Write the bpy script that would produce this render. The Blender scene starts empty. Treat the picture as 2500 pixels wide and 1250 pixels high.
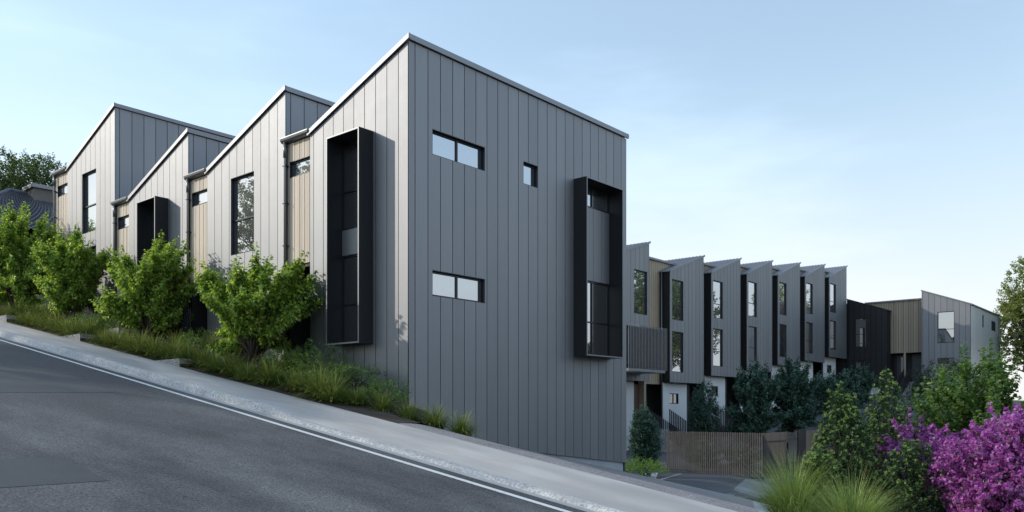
import bpy, bmesh, math, random
import numpy as np
from mathutils import Vector, Matrix

random.seed(7)
RNG = np.random.default_rng(11)
S = bpy.context.scene
COL = S.collection

# ------------------------------------------------------------------ camera
cam_d = bpy.data.cameras.new('camera')
cam = bpy.data.objects.new('camera', cam_d)
COL.objects.link(cam)
cam.location = (-11.887, -13.1636, 0.0)
cam.rotation_euler = (math.radians(90), 0, -math.atan2(0.756924, 0.653503))
cam_d.sensor_width = 36.0
cam_d.lens = 36.0 * 2020 / 2500
cam_d.shift_y = (1002 - 625) / 2500
cam_d.clip_start = 0.1
cam_d.clip_end = 6000
S.camera = cam

# ------------------------------------------------------------------ sky + sun
SUN = Vector((-0.44, 0.796, 0.416)).normalized()
SUN_EL = math.asin(SUN.z)
SUN_AZ = math.atan2(SUN.x, SUN.y)            # from +Y towards +X
world = bpy.data.worlds.new('World')
S.world = world
world.use_nodes = True
wn, wl = world.node_tree.nodes, world.node_tree.links
wn.clear()
w_out = wn.new('ShaderNodeOutputWorld')
w_bg = wn.new('ShaderNodeBackground')
w_bg.inputs['Strength'].default_value = 0.15
sky = wn.new('ShaderNodeTexSky')
sky.sky_type = 'NISHITA'
sky.sun_disc = False
sky.sun_elevation = SUN_EL
sky.sun_rotation = SUN_AZ
sky.altitude = 50
sky.air_density = 1.6
sky.dust_density = 0.5
sky.ozone_density = 1.5
# thin high cirrus veil
tc = wn.new('ShaderNodeTexCoord')
mp = wn.new('ShaderNodeMapping')
mp.inputs['Scale'].default_value = (0.9, 1.2, 4.5)
mp.inputs['Rotation'].default_value = (0.12, 0.2, 0.5)
nz = wn.new('ShaderNodeTexNoise')
nz.inputs['Scale'].default_value = 1.5
nz.inputs['Detail'].default_value = 5
nz.inputs['Roughness'].default_value = 0.55
rp = wn.new('ShaderNodeMapRange')
rp.inputs['From Min'].default_value = 0.42
rp.inputs['From Max'].default_value = 0.70
rp.inputs['To Min'].default_value = 0.26
rp.inputs['To Max'].default_value = 0.62
rp.interpolation_type = 'SMOOTHSTEP'
mx = wn.new('ShaderNodeMix')
mx.data_type = 'RGBA'
vc = wn.new('ShaderNodeMix')
vc.data_type = 'RGBA'
vc.inputs[6].default_value = (4.7, 6.2, 8.3, 1)       # veil overhead
vc.inputs[7].default_value = (5.4, 5.45, 5.6, 1)     # haze low down
wl.new(tc.outputs['Generated'], mp.inputs['Vector'])
wl.new(mp.outputs['Vector'], nz.inputs['Vector'])
wl.new(nz.outputs['Fac'], rp.inputs['Value'])
sx = wn.new('ShaderNodeSeparateXYZ')
wl.new(tc.outputs['Generated'], sx.inputs[0])
hz = wn.new('ShaderNodeMapRange')
hz.inputs['From Min'].default_value = 0.42
hz.inputs['From Max'].default_value = 0.0
hz.inputs['To Min'].default_value = 0.0
hz.inputs['To Max'].default_value = 1.0
hz.interpolation_type = 'SMOOTHSTEP'
wl.new(sx.outputs['Z'], hz.inputs['Value'])
ad2 = wn.new('ShaderNodeMath')
ad2.operation = 'ADD'
ad2.use_clamp = True
wl.new(rp.outputs['Result'], ad2.inputs[0])
hs = wn.new('ShaderNodeMath')
hs.operation = 'MULTIPLY'
hs.inputs[1].default_value = 0.52
wl.new(hz.outputs['Result'], hs.inputs[0])
wl.new(hs.outputs['Value'], ad2.inputs[1])
wl.new(hz.outputs['Result'], vc.inputs[0])
wl.new(vc.outputs[2], mx.inputs[7])
wl.new(ad2.outputs['Value'], mx.inputs[0])
wl.new(sky.outputs['Color'], mx.inputs[6])
wl.new(mx.outputs[2], w_bg.inputs['Color'])
wl.new(w_bg.outputs['Background'], w_out.inputs['Surface'])

sun_d = bpy.data.lights.new('sun', 'SUN')
sun_d.energy = 2.0
sun_d.angle = math.radians(0.6)
sun_d.color = (1.0, 0.92, 0.80)
sun = bpy.data.objects.new('sun', sun_d)
COL.objects.link(sun)
sun.location = SUN * 60
sun.rotation_euler = SUN.to_track_quat('Z', 'Y').to_euler()

S.view_settings.view_transform = 'Standard'
S.view_settings.look = 'None'
S.view_settings.gamma = 1.0
S.view_settings.use_curve_mapping = False
S.view_settings.exposure = 0.27
S.render.engine = 'CYCLES'
S.cycles.use_denoising = True
S.cycles.max_bounces = 8
S.cycles.transparent_max_bounces = 8
S.cycles.caustics_reflective = False
S.cycles.caustics_refractive = False

# ------------------------------------------------------------------ materials
def new_mat(name):
    m = bpy.data.materials.new(name)
    m.use_nodes = True
    nt = m.node_tree
    b = nt.nodes['Principled BSDF']
    return m, nt.nodes, nt.links, b

def noise(n, scale, detail=4, rough=0.55, vec=None, links=None):
    t = n.new('ShaderNodeTexNoise')
    t.inputs['Scale'].default_value = scale
    t.inputs['Detail'].default_value = detail
    t.inputs['Roughness'].default_value = rough
    if vec is not None:
        links.new(vec, t.inputs['Vector'])
    return t

def ramp(n, l, src, stops):
    r = n.new('ShaderNodeValToRGB')
    el = r.color_ramp.elements
    while len(el) < len(stops):
        el.new(0.5)
    for e, (p, c) in zip(el, stops):
        e.position = p
        e.color = (*c, 1) if len(c) == 3 else c
    l.new(src, r.inputs['Fac'])
    return r

def objcoord(n, l, scale=(1, 1, 1), rot=(0, 0, 0)):
    t = n.new('ShaderNodeTexCoord')
    m = n.new('ShaderNodeMapping')
    m.inputs['Scale'].default_value = scale
    m.inputs['Rotation'].default_value = rot
    l.new(t.outputs['Object'], m.inputs['Vector'])
    return m.outputs['Vector']

def mixc(n, l, fac, a, b, mode='MIX'):
    m = n.new('ShaderNodeMix')
    m.data_type = 'RGBA'
    m.blend_type = mode
    for sock, v in ((m.inputs[0], fac), (m.inputs[6], a), (m.inputs[7], b)):
        if isinstance(v, (int, float)):
            sock.default_value = v
        elif isinstance(v, tuple):
            sock.default_value = (*v, 1)
        else:
            l.new(v, sock)
    return m.outputs[2]

def metal(name, col, metallic, rough, var=0.06, wav=0.12):
    m, n, l, b = new_mat(name)
    oi = n.new('ShaderNodeObjectInfo')
    mr = n.new('ShaderNodeMapRange')
    mr.inputs['To Min'].default_value = 1 - var
    mr.inputs['To Max'].default_value = 1 + var
    l.new(oi.outputs['Random'], mr.inputs['Value'])
    v = objcoord(n, l)
    g = noise(n, 3.0, 5, 0.6, v, l)
    vs = objcoord(n, l, (9, 9, 0.25))
    st = noise(n, 2.0, 4, 0.6, vs, l)
    gm = n.new('ShaderNodeMath')
    gm.operation = 'MULTIPLY_ADD'
    gm.inputs[1].default_value = 0.55
    l.new(st.outputs['Fac'], gm.inputs[0])
    hg = n.new('ShaderNodeMath')
    hg.operation = 'MULTIPLY'
    hg.inputs[1].default_value = 0.45
    l.new(g.outputs['Fac'], hg.inputs[0])
    l.new(hg.outputs['Value'], gm.inputs[2])
    c0 = mixc(n, l, gm.outputs['Value'], tuple(x * 0.86 for x in col), tuple(min(1, x * 1.14) for x in col))
    c1 = n.new('ShaderNodeVectorMath')
    c1.operation = 'SCALE'
    l.new(c0, c1.inputs[0])
    l.new(mr.outputs['Result'], c1.inputs['Scale'])
    l.new(c1.outputs['Vector'], b.inputs['Base Color'])
    b.inputs['Metallic'].default_value = metallic
    rr = n.new('ShaderNodeMapRange')
    rr.inputs['To Min'].default_value = rough - 0.035
    rr.inputs['To Max'].default_value = rough + 0.035
    l.new(g.outputs['Fac'], rr.inputs['Value'])
    l.new(rr.outputs['Result'], b.inputs['Roughness'])
    # faint oil-canning of thin sheet
    v2 = objcoord(n, l, (1.4, 1.4, 0.35))
    w = noise(n, 1.3, 2, 0.4, v2, l)
    bp = n.new('ShaderNodeBump')
    bp.inputs['Strength'].default_value = wav
    bp.inputs['Distance'].default_value = 0.012
    l.new(w.outputs['Fac'], bp.inputs['Height'])
    l.new(bp.outputs['Normal'], b.inputs['Normal'])
    return m

M = {}
M['clad'] = metal('steel_cladding', (0.315, 0.319, 0.330), 0.92, 0.61, 0.05, 0.04)
M['clad_dark'] = metal('charcoal_steel', (0.022, 0.024, 0.028), 0.2, 0.36, 0.03, 0.05)
M['clad_far'] = M['clad']
M['clad_sky_sheen'] = metal('sky_sheen_cladding', (0.78, 0.79, 0.80), 0.15, 0.35)  # cladding colour lightened to stand in for low sky reflected in the side wall
M['flash'] = metal('steel_flashing', (0.27, 0.275, 0.29), 0.75, 0.5)
M['backing'] = metal('wall_backing', (0.02, 0.021, 0.023), 0.0, 0.8)
M['frame'] = metal('window_frame', (0.032, 0.036, 0.045), 0.4, 0.3, 0.02, 0.0)
M['gutter'] = metal('gutter_steel', (0.20, 0.205, 0.215), 0.75, 0.34, 0.03, 0.02)
M['roof'] = metal('roof_sheet', (0.27, 0.27, 0.29), 0.3, 0.5, 0.03, 0.03)
M['slat_dark'] = metal('slat_charcoal', (0.05, 0.052, 0.058), 0.3, 0.4, 0.10, 0.0)
M['slat_bronze'] = metal('slat_bronze', (0.17, 0.152, 0.138), 0.2, 0.42, 0.12, 0.0)
M['balc_slat'] = metal('balcony_slat', (0.22, 0.22, 0.23), 0.4, 0.35, 0.06, 0.0)

def glass(name, refl, base):
    m, n, l, b = new_mat(name)
    b.inputs['Base Color'].default_value = (*base, 1)
    b.inputs['Roughness'].default_value = 0.25
    g = n.new('ShaderNodeBsdfGlossy')
    g.inputs['Roughness'].default_value = 0.012
    g.inputs['Color'].default_value = (0.90, 0.95, 1.0, 1)
    v = objcoord(n, l)
    w = noise(n, 0.8, 2, 0.4, v, l)
    bp = n.new('ShaderNodeBump')
    bp.inputs['Strength'].default_value = 0.06
    bp.inputs['Distance'].default_value = 0.01
    l.new(w.outputs['Fac'], bp.inputs['Height'])
    l.new(bp.outputs['Normal'], g.inputs['Normal'])
    fr = n.new('ShaderNodeLayerWeight')
    fr.inputs['Blend'].default_value = refl
    mr = n.new('ShaderNodeMapRange')
    mr.inputs['To Min'].default_value = refl * 0.55
    mr.inputs['To Max'].default_value = 1.0
    l.new(fr.outputs['Fresnel'], mr.inputs['Value'])
    ms = n.new('ShaderNodeMixShader')
    l.new(mr.outputs['Result'], ms.inputs['Fac'])
    l.new(b.outputs['BSDF'], ms.inputs[1])
    l.new(g.outputs['BSDF'], ms.inputs[2])
    l.new(ms.outputs['Shader'], n['Material Output'].inputs['Surface'])
    return m

M['glass'] = glass('window_glass', 0.62, (0.02, 0.023, 0.026))
M['glass_dim'] = glass('window_glass_clear', 0.30, (0.022, 0.022, 0.022))

def timber(name, ca, cb, grain=(14, 14, 0.9), rough=0.6):
    m, n, l, b = new_mat(name)
    oi = n.new('ShaderNodeObjectInfo')
    v = objcoord(n, l, grain)
    g = noise(n, 3.0, 6, 0.6, v, l)
    w = noise(n, 1.1, 3, 0.5, v, l)
    c = mixc(n, l, g.outputs['Fac'], ca, cb)
    r = ramp(n, l, oi.outputs['Random'], [(0.0, (0.82, 0.82, 0.82)), (1.0, (1.15, 1.12, 1.08))])
    c2 = mixc(n, l, 1.0, c, r.outputs['Color'], 'MULTIPLY')
    l.new(c2, b.inputs['Base Color'])
    b.inputs['Roughness'].default_value = rough
    bp = n.new('ShaderNodeBump')
    bp.inputs['Strength'].default_value = 0.25
    bp.inputs['Distance'].default_value = 0.004
    l.new(g.outputs['Fac'], bp.inputs['Height'])
    l.new(bp.outputs['Normal'], b.inputs['Normal'])
    return m

M['timber'] = timber('pale_timber', (0.60, 0.48, 0.365), (0.78, 0.67, 0.545))
M['timber_row'] = timber('honey_timber', (0.34, 0.275, 0.195), (0.52, 0.44, 0.33))
M['timber_brown'] = timber('brown_timber', (0.10, 0.062, 0.04), (0.17, 0.11, 0.075))
M['paling'] = timber('fence_paling', (0.16, 0.12, 0.095), (0.26, 0.20, 0.16))

def concrete(name, ca, cb, scale=2.0, speck=0.0, rough=0.85, stretch=(1, 1, 1), stain=None, bump=0.2, fine=120, wid=0.175):
    m, n, l, b = new_mat(name)
    v = objcoord(n, l, stretch)
    v1 = objcoord(n, l)
    g = noise(n, scale, 6, 0.6, v, l)
    f = noise(n, fine, 3, 0.6, v1, l)
    c = ramp(n, l, g.outputs['Fac'], [(0.5 - wid, ca), (0.5 + wid, cb)]).outputs['Color']
    if stain:
        st = noise(n, scale * 0.35, 3, 0.5, v, l)
        sr = ramp(n, l, st.outputs['Fac'], [(0.42, (0, 0, 0)), (0.62, (1, 1, 1))])
        c = mixc(n, l, sr.outputs['Color'], c, stain)
    if speck > 0:
        sp = ramp(n, l, f.outputs['Fac'], [(0.30, (1 - speck,) * 3), (0.52, (1, 1, 1)), (0.72, (1 + speck,) * 3)])
        c = mixc(n, l, 1.0, c, sp.outputs['Color'], 'MULTIPLY')
    l.new(c, b.inputs['Base Color'])
    b.inputs['Roughness'].default_value = rough
    bp = n.new('ShaderNodeBump')
    bp.inputs['Strength'].default_value = bump
    bp.inputs['Distance'].default_value = 0.01
    l.new(f.outputs['Fac'], bp.inputs['Height'])
    l.new(bp.outputs['Normal'], b.inputs['Normal'])
    return m

M['asphalt'] = concrete('street_asphalt', (0.064, 0.062, 0.063), (0.160, 0.155, 0.152), 0.42, 0.85, 0.78, (1.3, 0.5, 1),
                        (0.070, 0.068, 0.069), 0.6, 42, 0.10)
M['asphalt_patch'] = concrete('asphalt_repair', (0.052, 0.053, 0.054), (0.07, 0.071, 0.071), 0.8, 0.25, 0.75, (1, 1, 1), None, 0.4, 70)
M['asphalt_drive'] = concrete('driveway_asphalt', (0.07, 0.073, 0.08), (0.10, 0.103, 0.11), 0.6, 0.3, 0.8, (1, 1, 1), None, 0.3, 60)
M['apron'] = concrete('crossover_aggregate', (0.25, 0.225, 0.215), (0.34, 0.305, 0.29), 1.5, 0.55, 0.85, (1, 1, 1), None, 0.5, 38)
M['path'] = concrete('path_concrete', (0.46, 0.418, 0.38), (0.61, 0.56, 0.51), 1.1, 0.10, 0.85, (2.4, 0.6, 1), (0.40, 0.37, 0.345), 0.15, 90)
M['kerb'] = concrete('kerb_granite', (0.47, 0.445, 0.41), (0.65, 0.62, 0.57), 3.0, 0.45, 0.85, (1, 1, 1), (0.42, 0.42, 0.42), 0.6, 28)
M['gutter_conc'] = concrete('gutter_concrete', (0.34, 0.34, 0.335), (0.45, 0.445, 0.43), 2.0, 0.12, 0.85, (1, 1, 1), None, 0.15, 90)
M['block'] = concrete('planter_aggregate', (0.28, 0.27, 0.265), (0.38, 0.37, 0.36), 3.0, 0.85, 0.85, (1, 1, 1), None, 0.4, 30)
M['pale_conc'] = concrete('pale_concrete', (0.42, 0.42, 0.41), (0.54, 0.53, 0.51), 1.2, 0.30, 0.85, (1, 1, 1), None, 0.2, 45)
M['band'] = concrete('driveway_band_concrete', (0.20, 0.205, 0.215), (0.26, 0.265, 0.275), 1.2, 0.2, 0.85, (1, 1, 1), None, 0.2, 45)  # concrete darkened in colour to stand in for shade across the band
M['render'] = concrete('white_render', (0.74, 0.75, 0.75), (0.82, 0.82, 0.81), 0.7, 0.04, 0.9, (1, 1, 1), None, 0.08, 80)
M['plinth'] = concrete('pale_plinth', (0.45, 0.47, 0.49), (0.55, 0.57, 0.59), 0.9, 0.05, 0.9, (1, 1, 1), None, 0.08, 80)
M['soil'] = concrete('garden_soil', (0.028, 0.020, 0.014), (0.06, 0.043, 0.03), 6.0, 0.5, 0.95, (1, 1, 1), None, 0.8, 50)
M['ground'] = concrete('rough_ground', (0.05, 0.06, 0.03), (0.10, 0.10, 0.06), 0.3, 0.3, 0.95, (1, 1, 1), None, 0.4, 20)
M['tile'] = concrete('roof_tile', (0.085, 0.088, 0.11), (0.14, 0.145, 0.17), 2.0, 0.2, 0.6, (1, 1, 1), None, 0.2, 30)
M['brick'] = concrete('house_wall', (0.16, 0.14, 0.125), (0.22, 0.195, 0.17), 1.0, 0.2, 0.9)
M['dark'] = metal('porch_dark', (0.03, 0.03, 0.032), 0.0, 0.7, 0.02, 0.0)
M['door'] = metal('entry_door', (0.075, 0.078, 0.085), 0.1, 0.45, 0.02, 0.0)

def line_paint():
    m, n, l, b = new_mat('line_paint')
    v = objcoord(n, l)
    g = noise(n, 14, 5, 0.7, v, l)
    c = ramp(n, l, g.outputs['Fac'], [(0.28, (0.30, 0.30, 0.30)), (0.40, (0.74, 0.74, 0.72)), (1.0, (0.84, 0.84, 0.82))])
    l.new(c.outputs['Color'], b.inputs['Base Color'])
    b.inputs['Roughness'].default_value = 0.7
    return m
M['paint'] = line_paint()

def leafmat(name, stops, trans=0.35, rough=0.45, tcol=None):
    m, n, l, b = new_mat(name)
    at = n.new('ShaderNodeAttribute')
    at.attribute_name = 'tint'
    r = ramp(n, l, at.outputs['Fac'], stops)
    l.new(r.outputs['Color'], b.inputs['Base Color'])
    b.inputs['Roughness'].default_value = rough
    t = n.new('ShaderNodeBsdfTranslucent')
    if tcol:
        l.new(mixc(n, l, 1.0, r.outputs['Color'], tcol, 'MULTIPLY'), t.inputs['Color'])
    else:
        l.new(r.outputs['Color'], t.inputs['Color'])
    ms = n.new('ShaderNodeMixShader')
    ms.inputs['Fac'].default_value = trans
    l.new(b.outputs['BSDF'], ms.inputs[1])
    l.new(t.outputs['BSDF'], ms.inputs[2])
    l.new(ms.outputs['Shader'], n['Material Output'].inputs['Surface'])
    return m

M['leaf'] = leafmat('bush_leaf', [(0, (0.065, 0.14, 0.04)), (0.45, (0.24, 0.36, 0.08)), (1, (0.66, 0.70, 0.19))], 0.5, 0.34, (1.7, 1.7, 0.8))
M['leaf_mid'] = leafmat('garden_leaf', [(0, (0.072, 0.143, 0.046)), (0.55, (0.156, 0.26, 0.072)), (1, (0.312, 0.429, 0.117))], 0.42, 0.38, (1.5, 1.5, 0.9))
M['leaf_dark'] = leafmat('dark_leaf', [(0, (0.047, 0.101, 0.07)), (0.6, (0.101, 0.196, 0.132)), (1, (0.189, 0.297, 0.196))], 0.3, 0.30)
M['leaf_olive'] = leafmat('olive_leaf', [(0, (0.026, 0.042, 0.016)), (0.6, (0.046, 0.072, 0.023)), (1, (0.078, 0.111, 0.039))], 0.25, 0.45)
M['leaf_tree'] = leafmat('tree_leaf', [(0, (0.065, 0.111, 0.033)), (0.6, (0.143, 0.208, 0.052)), (1, (0.286, 0.338, 0.091))], 0.35, 0.5)
M['leaf_gum'] = leafmat('gum_leaf', [(0, (0.16, 0.21, 0.06)), (0.6, (0.32, 0.38, 0.10)), (1, (0.55, 0.46, 0.13))], 0.6, 0.5)
M['leaf_tip'] = leafmat('pale_tip_leaf', [(0, (0.23, 0.356, 0.092)), (1, (0.506, 0.644, 0.23))], 0.4, 0.4)
M['leaf_hedge'] = leafmat('hedge_leaf', [(0, (0.031, 0.073, 0.025)), (0.7, (0.063, 0.133, 0.042)), (1, (0.119, 0.21, 0.063))], 0.2, 0.32)
M['bract'] = leafmat('magenta_bract', [(0, (0.374, 0.072, 0.341)), (0.5, (0.66, 0.176, 0.594)), (1, (0.85, 0.462, 0.847))], 0.45, 0.5)
M['grass'] = leafmat('grass_blade', [(0, (0.069, 0.119, 0.025)), (0.5, (0.213, 0.275, 0.053)), (1, (0.525, 0.525, 0.125))], 0.35, 0.45)
M['grass_lush'] = leafmat('lush_blade', [(0, (0.117, 0.195, 0.039)), (0.6, (0.299, 0.403, 0.091)), (1, (0.572, 0.65, 0.208))], 0.4, 0.45)
M['petal'] = leafmat('white_petal', [(0, (0.7, 0.7, 0.68)), (1, (0.85, 0.85, 0.83))], 0.3, 0.6)
M['bark'] = concrete('bark', (0.045, 0.035, 0.027), (0.10, 0.08, 0.06), 6, 0.4, 0.9, (3, 3, 0.6), None, 0.6, 40)

# ------------------------------------------------------------------ object helpers
def mesh_obj(name, verts, faces, mat, parent=None, loc=(0, 0, 0), smooth=False):
    me = bpy.data.meshes.new(name)
    me.from_pydata([tuple(v) for v in verts], [], faces)
    me.materials.append(mat)
    if smooth:
        me.polygons.foreach_set('use_smooth', [True] * len(me.polygons))
    me.update()
    o = bpy.data.objects.new(name, me)
    COL.objects.link(o)
    o.location = loc
    if parent is not None:
        o.parent = parent
    return o

def np_mesh(name, V, Q, mat, tint=None, parent=None, loc=(0, 0, 0), k=4):
    """fast mesh from numpy: V (n,3), Q (m,k)"""
    me = bpy.data.meshes.new(name)
    V = np.ascontiguousarray(V, dtype=np.float32)
    Q = np.ascontiguousarray(Q, dtype=np.int32)
    me.vertices.add(len(V))
    me.vertices.foreach_set('co', V.ravel())
    me.loops.add(Q.size)
    me.loops.foreach_set('vertex_index', Q.ravel())
    me.polygons.add(len(Q))
    me.polygons.foreach_set('loop_start', np.arange(0, Q.size, k, dtype=np.int32))
    me.polygons.foreach_set('loop_total', np.full(len(Q), k, dtype=np.int32))
    me.materials.append(mat)
    if tint is not None:
        a = me.attributes.new('tint', 'FLOAT', 'POINT')
        a.data.foreach_set('value', np.ascontiguousarray(tint, dtype=np.float32))
    me.update(calc_edges=True)
    o = bpy.data.objects.new(name, me)
    COL.objects.link(o)
    o.location = loc
    if parent is not None:
        o.parent = parent
    return o

def tag(o, label, cat, group=None):
    o['label'] = label
    o['category'] = cat
    if group:
        o['group'] = group
    return o

def structure(o):
    o['kind'] = 'structure'
    return o

def thing(name, loc, label, cat, group=None):
    o = bpy.data.objects.new(name, None)
    COL.objects.link(o)
    o.empty_display_size = 0.3
    o.location = loc
    return tag(o, label, cat, group)

def copy_tree(o, parent=None):
    c = o.copy()
    COL.objects.link(c)
    c.parent = parent
    for ch in o.children:
        copy_tree(ch, c)
    return c

class MB:
    """collects simple shapes into one mesh"""
    def __init__(self):
        self.v, self.f = [], []
    def box(self, a, b):
        x0, y0, z0 = (min(a[i], b[i]) for i in range(3))
        x1, y1, z1 = (max(a[i], b[i]) for i in range(3))
        return self.hexa([(x0, y0, z0), (x1, y0, z0), (x1, y1, z0), (x0, y1, z0),
                          (x0, y0, z1), (x1, y0, z1), (x1, y1, z1), (x0, y1, z1)])
    def hexa(self, p):
        i = len(self.v)
        self.v += [tuple(q) for q in p]
        self.f += [[i + k for k in q] for q in ((0, 3, 2, 1), (4, 5, 6, 7), (0, 1, 5, 4), (1, 2, 6, 5), (2, 3, 7, 6), (3, 0, 4, 7))]
        return self
    def prism(self, ring_a, ring_b):
        i, n = len(self.v), len(ring_a)
        self.v += [tuple(q) for q in ring_a] + [tuple(q) for q in ring_b]
        self.f.append([i + k for k in range(n)][::-1])
        self.f.append([i + n + k for k in range(n)])
        for k in range(n):
            k2 = (k + 1) % n
            self.f.append([i + k, i + k2, i + n + k2, i + n + k])
        return self
    def tube(self, pts, radii, seg=7):
        pts = [Vector(p) for p in pts]
        i0 = len(self.v)
        for j, p in enumerate(pts):
            d = (pts[min(j + 1, len(pts) - 1)] - pts[max(j - 1, 0)]).normalized()
            a = d.orthogonal().normalized()
            b = d.cross(a)
            for k in range(seg):
                t = 2 * math.pi * k / seg
                self.v.append(tuple(p + (a * math.cos(t) + b * math.sin(t)) * radii[j]))
        for j in range(len(pts) - 1):
            for k in range(seg):
                k2 = (k + 1) % seg
                self.f.append([i0 + j * seg + k, i0 + j * seg + k2, i0 + (j + 1) * seg + k2, i0 + (j + 1) * seg + k])
        self.f.append([i0 + k for k in range(seg)][::-1])
        self.f.append([i0 + (len(pts) - 1) * seg + k for k in range(seg)])
        return self
    def build(self, name, mat, parent=None, loc=(0, 0, 0), smooth=False):
        o = mesh_obj(name, self.v, self.f, mat, parent, loc, smooth)
        bm = bmesh.new()
        bm.from_mesh(o.data)
        bmesh.ops.recalc_face_normals(bm, faces=bm.faces)
        bm.to_mesh(o.data)
        bm.free()
        return o

class Wall:
    """a facade plane: u along the wall, n outwards, z up; root-relative coordinates"""
    def __init__(self, origin, axis, root):
        self.o, self.axis, self.root = Vector(origin), axis, root
        self.r = Vector(root.location)
        if axis == 'Y':
            self.U, self.N = Vector((0, 1, 0)), Vector((-1, 0, 0))
        else:
            self.U, self.N = Vector((1, 0, 0)), Vector((0, -1, 0))
    def p(self, u, n, z):
        return self.o + self.U * u + self.N * n + Vector((0, 0, z)) - self.r
    def hexa(self, mb, u0, u1, n0, n1, z0, z1, z0b=None, z1b=None):
        z0b = z0 if z0b is None else z0b
        z1b = z1 if z1b is None else z1b
        mb.hexa([self.p(u0, n0, z0), self.p(u1, n0, z0b), self.p(u1, n1, z0b), self.p(u0, n1, z0),
                 self.p(u0, n0, z1), self.p(u1, n0, z1b), self.p(u1, n1, z1b), self.p(u0, n1, z1)])
    def slab(self, name, u0, u1, n0, n1, zlo, ztop, openings, mat, parent=None):
        """sheet piece with openings cut out; zlo/ztop are functions of u"""
        cells = []
        cuts = sorted({u0, u1} | {min(max(q, u0), u1) for op in openings for q in op[:2]})
        for a, b in zip(cuts[:-1], cuts[1:]):
            if b - a < 1e-4:
                continue
            mid = (a + b) / 2
            ops = sorted([op for op in openings if op[0] < mid < op[1]], key=lambda o: o[2])
            lo = None
            segs = []
            for op in ops:
                segs.append((lo, op[2]))
                lo = op[3]
            segs.append((lo, None))
            for s0, s1 in segs:
                za0 = zlo(a) if s0 is None else s0
                zb0 = zlo(b) if s0 is None else s0
                za1 = ztop(a) if s1 is None else s1
                zb1 = ztop(b) if s1 is None else s1
                if za1 - za0 < 0.01 or zb1 - zb0 < 0.01:
                    continue
                cells.append([a, b, za0, za1, zb0, zb1])
        groups = []                       # cells that touch stay one sheet, a cut-through sheet becomes two pieces
        for c in cells:
            hit = [g for g in groups if any(abs(q[1] - c[0]) < 1e-6 and min(q[5], c[3]) - max(q[4], c[2]) > 0.01 for q in g)]
            m = [c]
            for g in hit:
                m = g + m
                groups.remove(g)
            groups.append(m)
        o = None
        for g in groups:
            mb = MB()
            ring = []
            for (a, b, za0, za1, zb0, zb1) in g:
                self.hexa(mb, a, b, n0, n1, za0, za1, zb0, zb1)
            o = mb.build(name, mat, parent if parent is not None else self.root)
        return o
    def panels(self, name, u0, u1, seams, zlo, ztop, openings, mat, gap=0.019, n0=-0.03, n1=0.0, parent=None):
        e = [u0] + [q for q in seams if u0 + 0.03 < q < u1 - 0.03] + [u1]
        for i, (a, b) in enumerate(zip(e[:-1], e[1:])):
            ga = 0 if i == 0 else gap / 2
            gb = 0 if i == len(e) - 2 else gap / 2
            self.slab(name, a + ga, b - gb, n0, n1, zlo, ztop, openings, mat, parent)
    def window(self, u0, u1, z0, z1, mull=(), trans=(), rec=0.075, mat='glass', fw=0.036, parent=None, panemats=None, name='window'):
        mb = MB()
        h = self.hexa
        t = 0.012
        back = rec + 0.06
        # reveal liner
        h(mb, u0, u0 + t, -back, -0.004, z0, z1)
        h(mb, u1 - t, u1, -back, -0.004, z0, z1)
        h(mb, u0 + t, u1 - t, -back, -0.004, z1 - t, z1)
        h(mb, u0 + t, u1 - t, -back, -0.002, z0, z0 + t)
        a, b, c, d = u0 + t, u1 - t, z0 + t, z1 - t
        h(mb, a, a + fw, -back, -rec, c, d)
        h(mb, b - fw, b, -back, -rec, c, d)
        h(mb, a + fw, b - fw, -back, -rec, d - fw, d)
        h(mb, a + fw, b - fw, -back, -rec, c, c + fw)
        us = [a + fw] + [m for m in mull] + [b - fw]
        zs = [c + fw] + [q for q in trans] + [d - fw]
        for m in mull:
            h(mb, m - fw / 2, m + fw / 2, -back, -rec + 0.004, c + fw, d - fw)
        for q in trans:
            h(mb, a + fw, b - fw, -back, -rec + 0.006, q - fw / 2, q + fw / 2)
        w = mb.build(name, M['frame'], parent if parent is not None else self.root)
        k = 0
        for i in range(len(us) - 1):
            for j in range(len(zs) - 1):
                pb = MB()
                ua = us[i] + (fw / 2 if i > 0 else 0)
                ub = us[i + 1] - (fw / 2 if i < len(us) - 2 else 0)
                za = zs[j] + (fw / 2 if j > 0 else 0)
                zb = zs[j + 1] - (fw / 2 if j < len(zs) - 2 else 0)
                h(pb, ua, ub, -rec - 0.036, -rec - 0.03, za, zb)
                pm = panemats[k % len(panemats)] if panemats else mat
                pb.build('pane', M[pm], w)
                k += 1
        return w

def zpath(y):
    return 0.078 + 0.1624 * y

# ------------------------------------------------------------------ ground, road, path
def sheet(name, xs, ys, zf, mat, parent=None):
    V = [(x, y, zf(x, y)) for y in ys for x in xs]
    nx = len(xs)
    Fc = [[j * nx + i, j * nx + i + 1, (j + 1) * nx + i + 1, (j + 1) * nx + i] for j in range(len(ys) - 1) for i in range(nx - 1)]
    return mesh_obj(name, V, Fc, mat, parent)

def sstep(a, b, t):
    t = min(1, max(0, (t - a) / (b - a)))
    return t * t * (3 - 2 * t)

def apron_z(x, y):
    return -0.29 - 0.1775 * x + 0.1624 * y

def court_z(x):
    return -2.75 + (0.107 * (x - 20.6) if x > 20.6 else 0.0)

def court(x, y):
    e = max(apron_z(x, 0), -3.32)
    c = min(court_z(x), 1.7)
    return e + (c - e) * sstep(0.0, 2.6, y)

def ground_z(x, y):
    yc = max(-40, min(70, y))
    a = zpath(yc) - 0.9
    if y < 0:
        b = max(apron_z(max(x, 0), yc), -3.4 + 0.03 * max(-30, yc)) - 0.6
    else:
        b = court(max(x, 0), y) - 0.6
    w = sstep(-1.0, 9.0, x)
    return a * (1 - w) + b * w

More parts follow.
